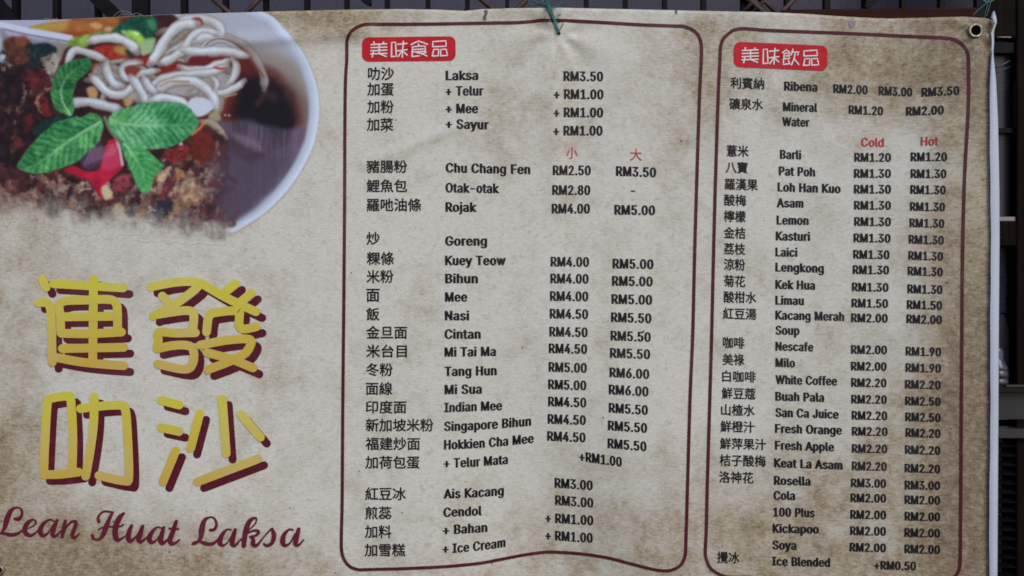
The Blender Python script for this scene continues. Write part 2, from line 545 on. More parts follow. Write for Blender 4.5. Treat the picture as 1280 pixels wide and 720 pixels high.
# iron grille at the top
gr_loc = W(560, 900, 0.15)
gr = tag(empty('window_grille', gr_loc), 'black iron bar grille with crossed rust red rods behind the banner top', 'grille')
for x, wd in ((-32, 7), (18, 7), (69, 7), (121, 6), (174.5, 20), (229, 7), (281, 6), (331.5, 6), (383, 6), (433, 5.5), (483.5, 5.5), (534.5, 5.5), (584, 5.5),
              (634, 5), (684, 5.5), (733, 5.5), (782, 5.5), (831.5, 5.5), (880, 6), (939, 24), (985, 6), (1034.5, 7), (1083, 6.5), (1131, 7), (1178.5, 6.5), (1226, 10)):
    boxes('post' if wd > 9 else 'bar', [(x - wd / 2, -260, x + wd / 2, 620, 0.15, 0.012)], M_IRON, gr)
for y in (-150, 130, 420):
    boxes('rail', [(-300, y, 1232, y + 8, 0.164, 0.008)], M_IRON, gr)
def rod(pts, r, mat, name='rod'):
    P = [Vector(W(x, y, 0.142)) for x, y in pts]
    v, f = tube_mesh([(P, r)], 8)
    return make(name, v, f, mat, gr, loc=gr_loc)
for c in (297, 632, 966):
    rod([(c - 56, -22), (c - 13, 14), (c + 20, 44)], 0.0042, M_RUST)
    rod([(c + 48, -22), (c + 14, 12), (c - 18, 46)], 0.0042, M_RUST)
for c in (950, 962):
    rod([(c - 22, -14), (c + 8, 16)], 0.0035, M_RUST)
    rod([(c + 8, -14), (c - 22, 16)], 0.0035, M_RUST)
# flat iron leaves of the scrollwork
def iron_leaf(pts):
    P = catmull([(x, y) for x, y in pts], 5, True)
    a = [W(p[0], p[1], 0.138) for p in P]; b = [(q[0], q[1] + 0.006, q[2]) for q in a]
    n = len(a)
    F = [tuple(range(n))[::-1], tuple(range(n, 2 * n))] + [(i, (i + 1) % n, n + (i + 1) % n, n + i) for i in range(n)]
    make('iron_leaf', a + b, F, M_IRON, gr, smooth=False, loc=gr_loc)
iron_leaf([(104, -16), (120, -12), (138, 2), (150, 16), (152, 28), (140, 26), (124, 12), (112, 0)])
iron_leaf([(-22, -8), (-4, -6), (8, 6), (20, 20), (26, 34), (4, 36), (-18, 30)])
iron_leaf([(452, -16), (462, -6), (464, 6), (456, 4), (449, -4)])
iron_leaf([(1088, -14), (1100, -8), (1092, 6), (1082, 9), (1084, -2)])

bm = boxes('wooden_beam', [(978, 11.5, 1222, 36, 0.10, 0.03, -3.0)], M_WOOD, loc=W(1100, 36, 0.10), bevel=0.003)
tag(bm, 'red brown wooden beam running just above the banner edge', 'beam')

# the doorway at the right
dr_loc = W(1290, 900, 0.2)
fr = tag(empty('timber_window', dr_loc), 'dark brown timber window with dim panes right of the banner', 'window')
boxes('post', [(1271, -300, 1420, 1000, 0.172, 0.03)], M_DARKWOOD, fr, bevel=0.003)
boxes('head_board', [(1226, -300, 1270.7, 47, 0.174, 0.012)], M_DARKWOOD, fr, bevel=0.003)
boxes('lintel', [(1226, 53, 1270.7, 66, 0.178, 0.010)], M_IRON, fr)
boxes('mullion', [(1226, 160, 1270.7, 166, 0.181, 0.006)], M_IRON, fr)
boxes('stile', [(1268.5, 103, 1271.5, 160, 0.176, 0.012)], M_IRON, fr)
boxes('sill', [(1226, 271, 1273, 276.5, 0.176, 0.014)], M_SILL, fr, bevel=0.001)
boxes('lower_rail', [(1226, 277, 1278, 307.5, 0.174, 0.014)], M_DARKWOOD, fr, bevel=0.002)
boxes('pane', [(1220, 40, 1290, 290, 0.193, 0.004)], M_GLASS, fr)
# the pale glazing bars seen slanting through the upper pane
for (xa, ya, xb, yb, t) in ((1246, 84, 1275, 70, 1.2), (1246, 90.5, 1266, 82, 0.7)):
    P = [Vector(W(xa, ya, 0.191)), Vector(W(xb, yb, 0.191))]
    v, f = tube_mesh([(P, t * S)], 6)
    make('glazing_bar', v, f, M_SILL, fr, loc=dr_loc)
v, f = tube_mesh([([Vector(W(1246, 46.6, 0.165)), Vector(W(1264, 46.6, 0.165))], 0.0012)], 6)
make('metal_strip', v, f, M_SILL, fr, loc=dr_loc)

bd = boxes('cream_board', [(1215, 300, 1330, 486, 0.212, 0.01)], M_CREAM, loc=W(1270, 486, 0.212))
tag(bd, 'grey cream wall board below the window, behind the paper notice', 'board')
ntc_loc = W(1255, 391, 0.209)
ntc = boxes('paper_notice', [(1238, 336, 1265, 391, 0.208, 0.003)], M_PAPER, loc=ntc_loc)
tag(ntc, 'blue grey paper notice with faded print on the cream board', 'notice')
for x0, y0, x1, y1 in ((1249, 344, 1252, 352.5), (1253.5, 346, 1257, 350.5), (1249, 377, 1258, 381)):
    o = boxes('faded_print', [(x0, y0, x1, y1, 0.2065, 0.001)], M_FAINT, loc=ntc_loc)
    o.parent = ntc; o.location = (0, 0, 0)
boxes('bottom_edge', [(1238, 391.3, 1265.5, 392.6, 0.2065, 0.004)], M_IRON, loc=ntc_loc).parent = ntc
for o in ntc.children: o.location = (0, 0, 0)

# a dark sloping strut in front of the board
st_loc = W(1270, 520, 0.2)
P = [(1244, 391), (1254, 393), (1276, 446), (1280, 487), (1256, 487), (1244, 470)]
a = [W(x, y, 0.196) for x, y in P]; b = [(q[0], q[1] + 0.008, q[2]) for q in a]; n = len(P)
o = make('folded_cover', a + b, [tuple(range(n))[::-1], tuple(range(n, 2 * n))] + [(i, (i + 1) % n, n + (i + 1) % n, n + i) for i in range(n)], M_SHADE, None, False, loc=st_loc)
tag(o, 'dark sloping cover leaning against the cream board', 'cover')
v, f = tube_mesh([([Vector(W(1254, 393, 0.195)), Vector(W(1264, 418, 0.195)), Vector(W(1276, 448, 0.195))], 0.0018)], 8)
e = make('hem', v, f, M_DARKWOOD, None, loc=st_loc); e.parent = o

# plastic bottle on the counter
bt_loc = W(1247, 484, 0.175)
bt = tag(empty('plastic_bottle', bt_loc), 'cloudy ribbed plastic bottle standing on the dark counter', 'bottle')
prof = [(482, 12.0), (481, 13.5), (474, 13.6), (473, 12.4), (471, 13.6), (464, 13.6), (463, 12.4), (461, 13.4), (458, 12.8), (450, 9.2), (447, 8.3), (440, 8.6), (436, 7.6), (433, 5.0), (432, 3.4), (428, 3.3)]
V, F = [], []
for py, r in prof:
    c = W(1245, py, 0.175)
    for k in range(20):
        an = 2 * math.pi * k / 20
        V.append((c[0] + r * S * 1.17 * math.cos(an), c[1] + r * S * 1.17 * math.sin(an), c[2]))
for i in range(len(prof) - 1):
    for k in range(20):
        F.append((i * 20 + k, i * 20 + (k + 1) % 20, (i + 1) * 20 + (k + 1) % 20, (i + 1) * 20 + k))
F.append(tuple(range(20))[::-1])
make('bottle_body', V, F, M_PET, bt, loc=bt_loc)
V, F = [], []
for py, r in ((428, 4.2), (423, 4.2)):
    c = W(1245, py, 0.175)
    for k in range(16):
        an = 2 * math.pi * k / 16
        V.append((c[0] + r * S * 1.17 * math.cos(an), c[1] + r * S * 1.17 * math.sin(an), c[2]))
F = [(k, (k + 1) % 16, 16 + (k + 1) % 16, 16 + k) for k in range(16)] + [tuple(range(16))[::-1], tuple(range(16, 32))]
make('cap', V, F, M_SHADE, bt, loc=bt_loc)

ct_loc = W(1260, 530, 0.2)
ct = tag(empty('counter', ct_loc), 'dark counter with a pale front edge under the bottle', 'counter')
boxes('worktop', [(1215, 483, 1400, 490, 0.152, 0.05)], M_SLAT, ct)
boxes('edge_strip', [(1258, 481, 1400, 483.5, 0.148, 0.004)], mat_plain('worn_edge', lin((46, 39, 39)), 0.6, 0.2, 50), ct)
boxes('apron', [(1215, 490.5, 1400, 524, 0.168, 0.02)], mat_plain('charcoal_board', lin((24, 21, 27)), 0.6, 0.25, 20), ct)
boxes('lower_shelf', [(1215, 536, 1400, 547.5, 0.160, 0.03)], mat_plain('slate_board', lin((30, 27, 36)), 0.55, 0.2, 20), ct)
sh_loc = W(1280, 900, 0.2)
sh = tag(empty('louvred_shutter', sh_loc), 'black louvred shutter with close horizontal slats below the counter', 'shutter')
boxes('backboard', [(1215, 524.5, 1400, 900, 0.215, 0.01)], M_SLAT, sh)
V, F = [], []
y = 551.0
while y < 880:
    a = [W(1215, y, 0.19), W(1400, y, 0.19), W(1400, y + 8.2, 0.172), W(1215, y + 8.2, 0.172)]
    b = [(p[0], p[1] + 0.006, p[2] - 0.0018) for p in a]
    F += [tuple(i + len(V) for i in q) for q in ((3, 2, 1, 0), (4, 5, 6, 7), (0, 1, 5, 4), (1, 2, 6, 5), (2, 3, 7, 6), (3, 0, 4, 7))]
    V += a + b
    y += 11.6
make('slats', V, F, M_SLAT, sh, smooth=False, loc=sh_loc)
boxes('stile', [(1215, 549, 1252, 900, 0.186, 0.01)], M_SLAT, sh)

# ================================================================== THE BANNER
BN = tag(empty('menu_banner', ROOT), 'parchment patterned vinyl menu banner with noodle bowl picture and two framed price lists', 'banner')
NX, NY = 300, 190
us = np.linspace(0, 1, NX); vs = np.linspace(0, 1, NY)
vv = np.repeat(vs, NX).reshape(NY, NX); uu = np.tile(us, (NY, 1))
py0 = 8 + vv * 812
xr = right_edge(py0)
PX = -130 + uu * (xr + 130)
te = top_edge(PX)
PY = te + vv * (820 - te)
pts = on(PX.ravel(), PY.ravel(), 0.0)
faces = [(r * NX + c, (r + 1) * NX + c, (r + 1) * NX + c + 1, r * NX + c + 1) for r in range(NY - 1) for c in range(NX - 1)]
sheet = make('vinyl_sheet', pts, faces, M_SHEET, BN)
sol = sheet.modifiers.new('thickness', 'SOLIDIFY'); sol.thickness = 0.0006; sol.offset = -1 if True else 1

# white turned-over hem along the right edge
V, F = [], []
ys = np.concatenate([np.linspace(64, 150, 18), np.linspace(160, 825, 60)])
for yv in ys:
    xo = float(right_edge(yv)); xi = float(np.interp(yv, [64, 72, 100, 300, 360, 500, 720, 825], [1239.6, 1238.2, 1237.3, 1238.4, 1238.4, 1237.8, 1236.5, 1236]))
    xi += 0.35 * math.sin(yv / 37) + 0.2 * math.sin(yv / 11)
    for k, t in enumerate((0.0, 0.08, 0.3, 0.65, 1.0)):
        x = xo + (xi - xo) * t
        lift = (0.0, 0.004, 0.0065, 0.0062, 0.005)[k]
        V.append(tuple(on(x if k else xo + 0.1, yv, lift - (0.002 if k == 0 else 0))))
for i in range(len(ys) - 1):
    for k in range(4):
        F.append((i * 5 + k, i * 5 + k + 1, (i + 1) * 5 + k + 1, (i + 1) * 5 + k))
make('turned_hem', V, F, M_BACK, BN)
# crumpled corner flap above it
fl = [((1238.5, 22), 0.002), ((1241.0, 15), 0.006), ((1243.0, 13.2), 0.008), ((1245.0, 20), 0.007), ((1246.2, 27), 0.005), ((1244.6, 33), 0.004), ((1241.6, 41), 0.004), ((1242.6, 52), 0.003), ((1241.6, 65), 0.003),
      ((1239.6, 65), 0.003), ((1240.0, 52), 0.004), ((1239.2, 42), 0.005), ((1241.5, 34), 0.008), ((1243.5, 29), 0.010), ((1241.5, 24), 0.006)]
idx = len(fl)
V = [tuple(on(p[0], p[1], l)) for p, l in fl]
make('corner_flap', V, [(0, 1, 14), (1, 2, 3, 14), (3, 4, 13, 14), (4, 5, 12, 13), (5, 6, 11, 12), (6, 7, 10, 11), (7, 8, 9, 10)], M_BACK, BN)

# ------------------------------------------------------------------ the printed picture of the noodle bowl, inked point by point
rng = np.random.RandomState(7)
GX, GY = 500, 300
cx = np.linspace(-98, 401, GX); tv = np.linspace(0, 1, GY)
IX = np.tile(cx, (GY, 1))
IT = top_edge(IX) + 0.15
IY = IT + np.repeat(tv, GX).reshape(GY, GX) * (308 - IT)
IMG = np.zeros((GY, GX, 3)); ALPHA = np.zeros((GY, GX))
TAB = [rng.rand(128, 128) for _ in range(6)]
def vn(x, y, s=0):
    xi = np.floor(x).astype(int); yi = np.floor(y).astype(int)
    fx = x - xi; fy = y - yi
    fx = fx * fx * (3 - 2 * fx); fy = fy * fy * (3 - 2 * fy)
    T = TAB[s % 6]
    a = T[yi % 128, xi % 128]; b = T[yi % 128, (xi + 1) % 128]; c = T[(yi + 1) % 128, xi % 128]; d = T[(yi + 1) % 128, (xi + 1) % 128]
    return (a * (1 - fx) + b * fx) * (1 - fy) + (c * (1 - fx) + d * fx) * fy
def fbm(x, y, s=0, o=4):
    r = 0; a = 0.5; t = 0
    for i in range(o):
        r = r + a * vn(x * 2 ** i + 17 * i, y * 2 ** i + 5 * i, s + i); t += a; a *= 0.55
    return r / t
def win(x0, y0, x1, y1, pad):
    c0 = max(0, int((x0 - pad + 98) / 499 * (GX - 1))); c1 = min(GX, int((x1 + pad + 98) / 499 * (GX - 1)) + 2)
    r0 = max(0, int((y0 - pad - 30) / 278 * (GY - 1)) - 2); r1 = min(GY, int((y1 + pad - 9) / 298 * (GY - 1)) + 6)
    return slice(r0, max(r0 + 1, r1)), slice(c0, max(c0 + 1, c1))
def lay(sl, col, a):
    a = a[..., None]
    IMG[sl] = IMG[sl] * (1 - a) + np.asarray(col, float) * a
def poly(pts, col, soft=1.5, warp=0.0, ws=0.12, op=1.0, curved=True, tex=0.0, ts=0.2):
    P = np.array(catmull(pts, 5, True) if curved else pts, float)
    sl = win(P[:, 0].min(), P[:, 1].min(), P[:, 0].max(), P[:, 1].max(), soft * 2 + warp + 2)
    x, y = IX[sl], IY[sl]
    if warp:
        x = x + warp * 2 * (fbm(IX[sl] * ws, IY[sl] * ws, 1) - 0.5); y = y + warp * 2 * (fbm(IX[sl] * ws, IY[sl] * ws, 3) - 0.5)
    ins = np.zeros(x.shape, bool); dist = np.full(x.shape, 1e9)
    n = len(P)
    for i in range(n):
        (ax, ay), (bx, by) = P[i], P[(i + 1) % n]
        c = ((ay > y) != (by > y))
        ins ^= c & (x < (bx - ax) * (y - ay) / ((by - ay) if by != ay else 1e-9) + ax)
        dist = np.minimum(dist, seg_d(x, y, (ax, ay), (bx + 1e-6, by)))
    sd_ = np.where(ins, dist, -dist)
    a = sst(-soft, soft, sd_) * op
    c = np.asarray(col, float)
    if tex:
        c = c * (1 + tex * 2 * (fbm(x * ts, y * ts, 2)[..., None] - 0.5))
    lay(sl, c, a)
    return sl, sd_, x, y
def line_d(x, y, P):
    best = np.full(x.shape, 1e9); tt = np.zeros(x.shape); ss = np.zeros(x.shape); L = 0
    for i in range(len(P) - 1):
        ax, ay = P[i][:2]; bx, by = P[i + 1][:2]
        l = math.hypot(bx - ax, by - ay) or 1e-6
        t = np.clip(((x - ax) * (bx - ax) + (y - ay) * (by - ay)) / l ** 2, 0, 1)
        d = np.hypot(x - ax - t * (bx - ax), y - ay - t * (by - ay))
        s = ((bx - ax) * (y - ay) - (by - ay) * (x - ax)) / l
        m = d < best
        best = np.where(m, d, best); tt = np.where(m, L + t * l, tt); ss = np.where(m, s, ss); L += l
    return best, tt, ss, L
def line(pts, wd, col, soft=0.8, op=1.0, curved=True):
    P = catmull(pts, 6) if curved else pts
    A = np.array([p[:2] for p in P])
    sl = win(A[:, 0].min(), A[:, 1].min(), A[:, 0].max(), A[:, 1].max(), wd + 3)
    d, t, s, L = line_d(IX[sl], IY[sl], P)
    lay(sl, col, sst(wd / 2 + soft, wd / 2 - soft, d) * op)
def noodle(pts, wd, tone=1.0, warm=0.0, end=1.0):
    P = catmull(pts, 7)
    A = np.array([p[:2] for p in P])
    sl = win(A[:, 0].min(), A[:, 1].min(), A[:, 0].max(), A[:, 1].max(), wd + 5)
    x = IX[sl] + 2.6 * (fbm(IX[sl] * 0.09, IY[sl] * 0.09, 1) - 0.5); y = IY[sl] + 2.6 * (fbm(IX[sl] * 0.09, IY[sl] * 0.09, 3) - 0.5)
    d, t, s, L = line_d(x, y, P)
    e_ = np.clip(np.minimum(t, L - t) / 7.0, 0, 1)
    r = wd / 2 * (1 + 0.08 * np.sin(t * 0.23 + wd)) * (0.72 + 0.28 * e_)
    lay(sl, (74, 44, 36), sst(r + 2.4, r - 1.4, d) * 0.30)                # the broth round it
    up = np.clip(s / r, -1, 1) * np.sign(P[-1][0] - P[0][0] + 1e-3)
    q = np.abs(up)
    body = np.array((178, 180, 186.0)) * tone; low_ = np.array((132, 122, 116.0)) * tone; ridge = np.array((214, 220, 230.0)) * tone
    k1 = sst(0.10, 1.05, up)[..., None]
    k2 = (g(up + 0.32, 0.36) * (0.45 + 0.9 * fbm(x * 0.06, y * 0.06, 4)))[..., None]
    c = body * (1 - 0.75 * k1) + low_ * 0.75 * k1
    c = c * (1 - k2 * 0.8) + ridge * k2 * 0.8
    c = c * (1 - 0.16 * sst(0.7, 1.0, q))[..., None]
    c = c * (1 + 0.22 * (fbm(x * 0.05, y * 0.05, 2)[..., None] - 0.5) * np.array((0.6, 1.0, 1.5)))
    c = c * (1 - warm) + np.array((150, 124, 92.0)) * warm
    lay(sl, c, sst(r + 0.9, r - 1.1, d) * end * (0.55 + 0.45 * e_))

IMG[:] = (52, 24, 26)
nz = fbm(IX * 0.05, IY * 0.05, 0, 5)[..., None]
IMG += (nz - 0.5) * np.array((60, 26, 24.0))
# bowl wall at the upper right
poly([(215, 8), (300, 8), (345, 22), (372, 52), (388, 90), (394, 130), (392, 160), (386, 185), (372, 215), (345, 245), (300, 275), (270, 240), (262, 150), (268, 70), (230, 30)], (163, 167, 181), 2)
poly([(285, 62), (320, 58), (350, 66), (374, 82), (386, 108), (392, 140), (388, 175), (372, 200), (330, 200), (300, 130)], (138, 128, 124), 12)
poly([(318, 84), (340, 84), (362, 98), (380, 118), (389, 142), (386, 172), (350, 190), (310, 130)], (112, 92, 88), 9)
poly([(326, 84), (345, 88), (358, 104), (372, 122), (378, 150), (372, 176), (330, 160), (320, 110)], (96, 58, 54), 6)
# broth
poly([(222, 62), (262, 56), (296, 60), (318, 78), (334, 92), (348, 108), (360, 130), (364, 160), (352, 186), (300, 200), (240, 200), (215, 130), (205, 90)], (88, 32, 27), 4, 3)
poly([(262, 118), (290, 116), (318, 118), (322, 128), (300, 134), (276, 140), (262, 136)], (106, 38, 28), 5, 2)
poly([(306, 110), (318, 112), (330, 128), (322, 136), (310, 128)], (74, 34, 36), 5)
poly([(300, 98), (325, 100), (345, 108), (358, 124), (363, 145), (358, 168), (330, 164), (300, 150), (292, 130)], (20, 15, 23), 14, 4)
poly([(312, 104), (340, 110), (358, 130), (362, 156), (330, 157), (312, 150), (304, 128)], (12, 10, 20), 9, 3)
poly([(318, 96), (340, 102), (358, 118), (365, 140), (366, 164), (336, 162), (312, 156), (296, 148), (304, 128), (312, 112)], (22, 16, 24), 14, 4, op=0.85)
line([(322, 84), (331, 98), (331, 116), (322, 130)], 7, (86, 50, 50), 3, 0.5)
poly([(332, 114), (344, 117), (346, 126), (335, 124)], (46, 32, 38), 5, 2)
# painted reflection: bluish streaky glare low on the bowl's right side
sl, sd_glare, x, y = poly([(262, 150), (285, 151), (312, 149), (330, 157), (356, 161), (388, 164), (382, 190), (362, 220), (330, 250), (292, 276), (272, 264), (262, 230), (258, 190)], (78, 72, 94), 5.0, 2.5, 0.06, 0.80, tex=0.35, ts=0.04)
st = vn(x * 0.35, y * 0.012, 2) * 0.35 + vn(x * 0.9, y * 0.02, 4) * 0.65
lay(sl, (158, 158, 182), sst(-1, 6, sd_glare) * 0.20 * sst(0.4, 0.9, st))
lay(sl, (40, 34, 52), sst(-1, 6, sd_glare) * 0.22 * sst(0.55, 0.15, st))
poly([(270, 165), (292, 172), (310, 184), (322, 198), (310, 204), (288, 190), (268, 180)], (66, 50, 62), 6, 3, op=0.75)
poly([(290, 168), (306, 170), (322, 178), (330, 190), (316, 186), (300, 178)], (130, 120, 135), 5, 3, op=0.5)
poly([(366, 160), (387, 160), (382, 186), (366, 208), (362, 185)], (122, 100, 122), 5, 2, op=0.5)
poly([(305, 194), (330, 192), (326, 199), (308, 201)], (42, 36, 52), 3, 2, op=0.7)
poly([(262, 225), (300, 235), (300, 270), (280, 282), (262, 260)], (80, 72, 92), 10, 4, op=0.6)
# bowl rim
RO = [(318, 9), (341, 20), (355, 35), (369, 51), (383, 72), (393, 96), (398, 116), (399, 142), (395, 169), (389, 190), (378, 212), (361, 237), (336, 263), (310, 281), (283, 296)]
RC = catmull([(p[0] - 6.0 + (0.5 if i > 8 else 0), p[1] + (4.5 if i < 4 else 1.0 if i < 9 else -3.5)) for i, p in enumerate(RO)], 6)
A = np.array(RC); sl = (slice(0, GY), slice(380, GX))
d, t, s, L = line_d(IX[sl], IY[sl], RC)
wr = 5.8 + 1.2 * np.sin(t / L * 3.1)
q = sst(wr + 2.6, wr - 2.2, d)
cr = np.array((186, 196, 216.0)) * (1 - 0.16 * np.clip(s / 8, -1, 1))[..., None] * (0.93 + 0.10 * fbm(IX[sl] * 0.03, IY[sl] * 0.03, 1))[..., None]
lay(sl, cr, q)
# top left: white dish, amber bowl, greens
poly([(-98, 15), (-20, 20), (60, 20), (100, 30), (96, 52), (60, 62), (30, 50), (16, 72), (14, 86), (2, 78), (-20, 60), (-98, 40)], (160, 164, 186), 2)
poly([(0, 36), (12, 44), (30, 46), (50, 50), (75, 53), (62, 62), (40, 58), (22, 48), (8, 60)], (126, 126, 138), 3, 1.5)
poly([(34, 36), (46, 32), (70, 28), (110, 22), (150, 18), (186, 16), (190, 30), (166, 36), (130, 42), (100, 46), (72, 42), (48, 39)], (150, 92, 46), 2.2, 1.2, tex=0.25, ts=0.08)
poly([(35, 36), (46, 32), (66, 30), (62, 38), (48, 39)], (168, 148, 56), 3)
poly([(60, 29), (84, 27), (80, 38), (62, 38)], (176, 138, 70), 4)
poly([(78, 41), (96, 40), (120, 40), (104, 47), (90, 47)], (140, 62, 30), 3)
poly([(112, 31), (120, 28), (128, 32), (122, 37)], (196, 150, 96), 2.5)
poly([(130, 36), (136, 33), (142, 36), (136, 40)], (196, 145, 110), 2)
poly([(150, 22), (180, 20), (190, 30), (160, 34)], (96, 46, 26), 4, 2)
line([(-98, 12), (-6, 29), (30, 37.5), (60, 42.5), (88, 47.5)], 7.5, (190, 195, 220), 1.2)
line([(4, 36.5), (34, 43), (64, 48.5), (86, 52)], 1.6, (88, 88, 104), 0.8, 0.8)
poly([(97, 46), (112, 42), (140, 40), (150, 44), (118, 50), (108, 60), (92, 58), (84, 54)], (112, 138, 58), 2.5, 2, tex=0.4, ts=0.25)
poly([(104, 44), (112, 44), (106, 54), (98, 52)], (140, 180, 70), 2, 1)
poly([(140, 38), (150, 30), (160, 24), (186, 20), (198, 26), (196, 40), (188, 50), (176, 46), (160, 42)], (24, 74, 60), 2.5, 3, tex=0.5, ts=0.3)
poly([(184, 24), (194, 26), (196, 36), (190, 38), (184, 32)], (64, 120, 84), 2.5, 2)
poly([(152, 38), (164, 38), (175, 40), (182, 48), (194, 48), (192, 64), (178, 68), (170, 56), (156, 46)], (122, 158, 84), 2, 2.5, tex=0.4, ts=0.3)
poly([(160, 39), (172, 39), (180, 50), (172, 52)], (150, 200, 76), 2.5, 1.5)
poly([(166, 40), (173, 41), (171, 45)], (205, 225, 170), 1.5)
poly([(176, 54), (193, 50), (192, 62), (178, 70)], (150, 172, 132), 2.5, 1.5)
# dark greens and meat on the left
poly([(4, 52), (20, 46), (34, 50), (46, 56), (52, 66), (40, 76), (22, 84), (8, 74)], (88, 50, 38), 3, 3, tex=0.5, ts=0.2)
poly([(18, 50), (28, 44), (34, 50), (30, 58)], (120, 62, 46), 3, 2)
poly([(0, 80), (14, 84), (40, 74), (60, 78), (66, 110), (58, 150), (30, 190), (0, 220), (-98, 220), (-98, 90)], (36, 20, 26), 4, 4, tex=0.6, ts=0.12)
poly([(32, 58), (46, 54), (66, 56), (76, 64), (72, 68), (56, 68), (44, 78), (34, 74), (38, 64)], (22, 40, 44), 1.8, 2.5, tex=0.5, ts=0.3)
poly([(36, 78), (52, 66), (60, 70), (52, 84), (40, 96), (30, 90)], (26, 38, 40), 2.5, 3)
poly([(30, 90), (42, 86), (60, 88), (66, 106), (60, 122), (52, 140), (40, 120), (34, 106)], (78, 30, 33), 3, 4, tex=0.5, ts=0.15)
poly([(52, 73), (60, 69), (75, 66), (74, 78), (68, 94), (66, 106), (61, 96), (56, 84)], (154, 145, 138), 1.6, 1.5, tex=0.15)
poly([(72, 55), (86, 56), (80, 64), (76, 74), (72, 70)], (132, 120, 110), 2, 1.5)
for px_, py_, r_ in ((9, 139, 3), (24, 138, 4.5), (20, 152, 2), (22, 175, 1.5), (4, 86, 3), (38, 116, 2)):
    poly([(px_ - r_, py_), (px_, py_ - r_), (px_ + r_, py_), (px_, py_ + r_)], (120, 92, 78), 1.4, 1)
line([(64, 110), (54, 114), (47, 122), (49, 134), (53, 143)], 3.2, (150, 104, 82), 1.2)
line([(30, 108), (31, 118), (29, 127)], 3, (120, 90, 84), 1.2)
poly([(52, 130), (58, 124), (62, 136), (64, 146), (54, 146)], (112, 28, 36), 2, 2)
poly([(30, 146), (42, 142), (40, 156), (34, 170), (29, 160)], (92, 28, 36), 2.5, 2)
poly([(16, 178), (24, 172), (28, 182), (18, 186)], (110, 40, 46), 2.5, 2)
# chilli sauce patches
poly([(116, 62), (128, 56), (150, 56), (168, 64), (168, 72), (140, 74), (124, 70)], (146, 44, 30), 2, 2, tex=0.4, ts=0.25)
poly([(142, 58), (156, 57), (166, 64), (158, 69), (146, 66)], (158, 128, 72), 3, 1.5)
poly([(156, 62), (166, 64), (170, 70), (162, 72)], (46, 50, 38), 2, 1)
poly([(160, 76), (180, 70), (190, 76), (180, 84), (160, 82)], (132, 36, 28), 3, 2)
poly([(158, 84), (176, 80), (182, 86), (166, 96), (158, 98)], (134, 64, 42), 3, 1.5)
poly([(176, 92), (200, 84), (222, 78), (220, 90), (196, 98), (186, 104)], (118, 36, 30), 3, 1.5)
poly([(205, 66), (218, 52), (226, 46), (228, 60), (214, 72), (204, 76)], (150, 116, 76), 3, 1.5)
poly([(198, 46), (212, 32), (220, 30), (208, 46), (200, 60), (192, 66)], (58, 24, 32), 3, 1.5)
poly([(114, 84), (128, 76), (136, 84), (134, 96), (124, 98)], (128, 60, 40), 3, 2)
poly([(95, 100), (118, 98), (122, 112), (112, 122), (92, 116)], (38, 22, 28), 2.5, 2, tex=0.4)
poly([(108, 112), (116, 108), (122, 114), (120, 124), (112, 124)], (176, 136, 92), 2, 1.2)
poly([(130, 122), (156, 122), (156, 134), (134, 134)], (84, 32, 34), 3)
poly([(154, 122), (164, 116), (166, 128), (158, 134)], (168, 140, 96), 2.5)
# noodles
poly([(206, 70), (212, 44), (228, 26), (262, 22), (280, 34), (298, 52), (308, 72), (270, 72), (236, 78)], (172, 174, 182), 3, 3, 0.1, 0.95, tex=0.12, ts=0.15)
poly([(186, 108), (206, 94), (240, 86), (276, 84), (296, 92), (286, 112), (274, 140), (250, 126), (216, 120)], (160, 158, 162), 4, 3, 0.1, 0.9, tex=0.2, ts=0.12)
poly([(116, 92), (134, 78), (150, 92), (160, 106), (186, 96), (196, 118), (184, 134), (160, 122), (134, 120)], (158, 156, 158), 4, 3, 0.1, 0.9, tex=0.2, ts=0.12)
for i in range(20):
    if i % 2: x0, y0 = rng.uniform(205, 285), rng.uniform(38, 122)
    else: x0, y0 = rng.uniform(118, 190), rng.uniform(82, 124)
    an = rng.uniform(-0.9, 0.7); ln = rng.uniform(16, 34); bend = rng.uniform(-7, 7)
    noodle([(x0 - math.cos(an) * ln / 2, y0 - math.sin(an) * ln / 2), (x0 - math.sin(an) * bend, y0 + math.cos(an) * bend), (x0 + math.cos(an) * ln / 2, y0 + math.sin(an) * ln / 2)], rng.uniform(6, 10), rng.uniform(0.6, 0.85), rng.uniform(0.1, 0.45), 0.85)
noodle([(128, 82), (140, 78), (160, 76)], 7, 0.8, 0.3)
noodle([(110, 51), (128, 48), (148, 48), (163, 56), (171, 66)], 12, 1.02)
noodle([(83, 82), (87, 70), (93, 63), (102, 64), (118, 69), (134, 75)], 10, 0.96)
noodle([(262, 44), (285, 47), (306, 57), (320, 74), (330, 96), (330, 112)], 10, 0.80, 0.2, 0.75)
noodle([(222, 30), (240, 24), (262, 26), (274, 34), (272, 46), (258, 54)], 13, 0.98)
poly([(240, 23), (250, 22), (254, 30), (247, 34), (241, 29)], (132, 48, 40), 1.6)
noodle([(188, 80), (198, 66), (207, 50), (217, 37), (230, 31), (246, 30)], 14, 1.02)
noodle([(200, 80), (218, 71), (232, 60), (240, 46), (254, 40), (272, 42)], 12, 1.0)
noodle([(244, 52), (256, 47), (270, 49)], 12, 0.98)
line([(224, 52), (230, 44), (233, 42)], 2.6, (140, 112, 70), 1)
noodle([(252, 62), (262, 53), (276, 50), (292, 56), (300, 62)], 8, 0.96)
line([(256, 57), (264, 51), (276, 48.5), (292, 54), (308, 66), (318, 80), (330, 96)], 1.8, (112, 58, 46), 0.9)
noodle([(228, 62), (250, 65), (272, 64), (292, 65), (308, 70)], 11.5, 1.0)
poly([(240, 71), (262, 71), (288, 71), (284, 76), (266, 80), (250, 84), (236, 80)], (96, 30, 30), 2, 1.5)
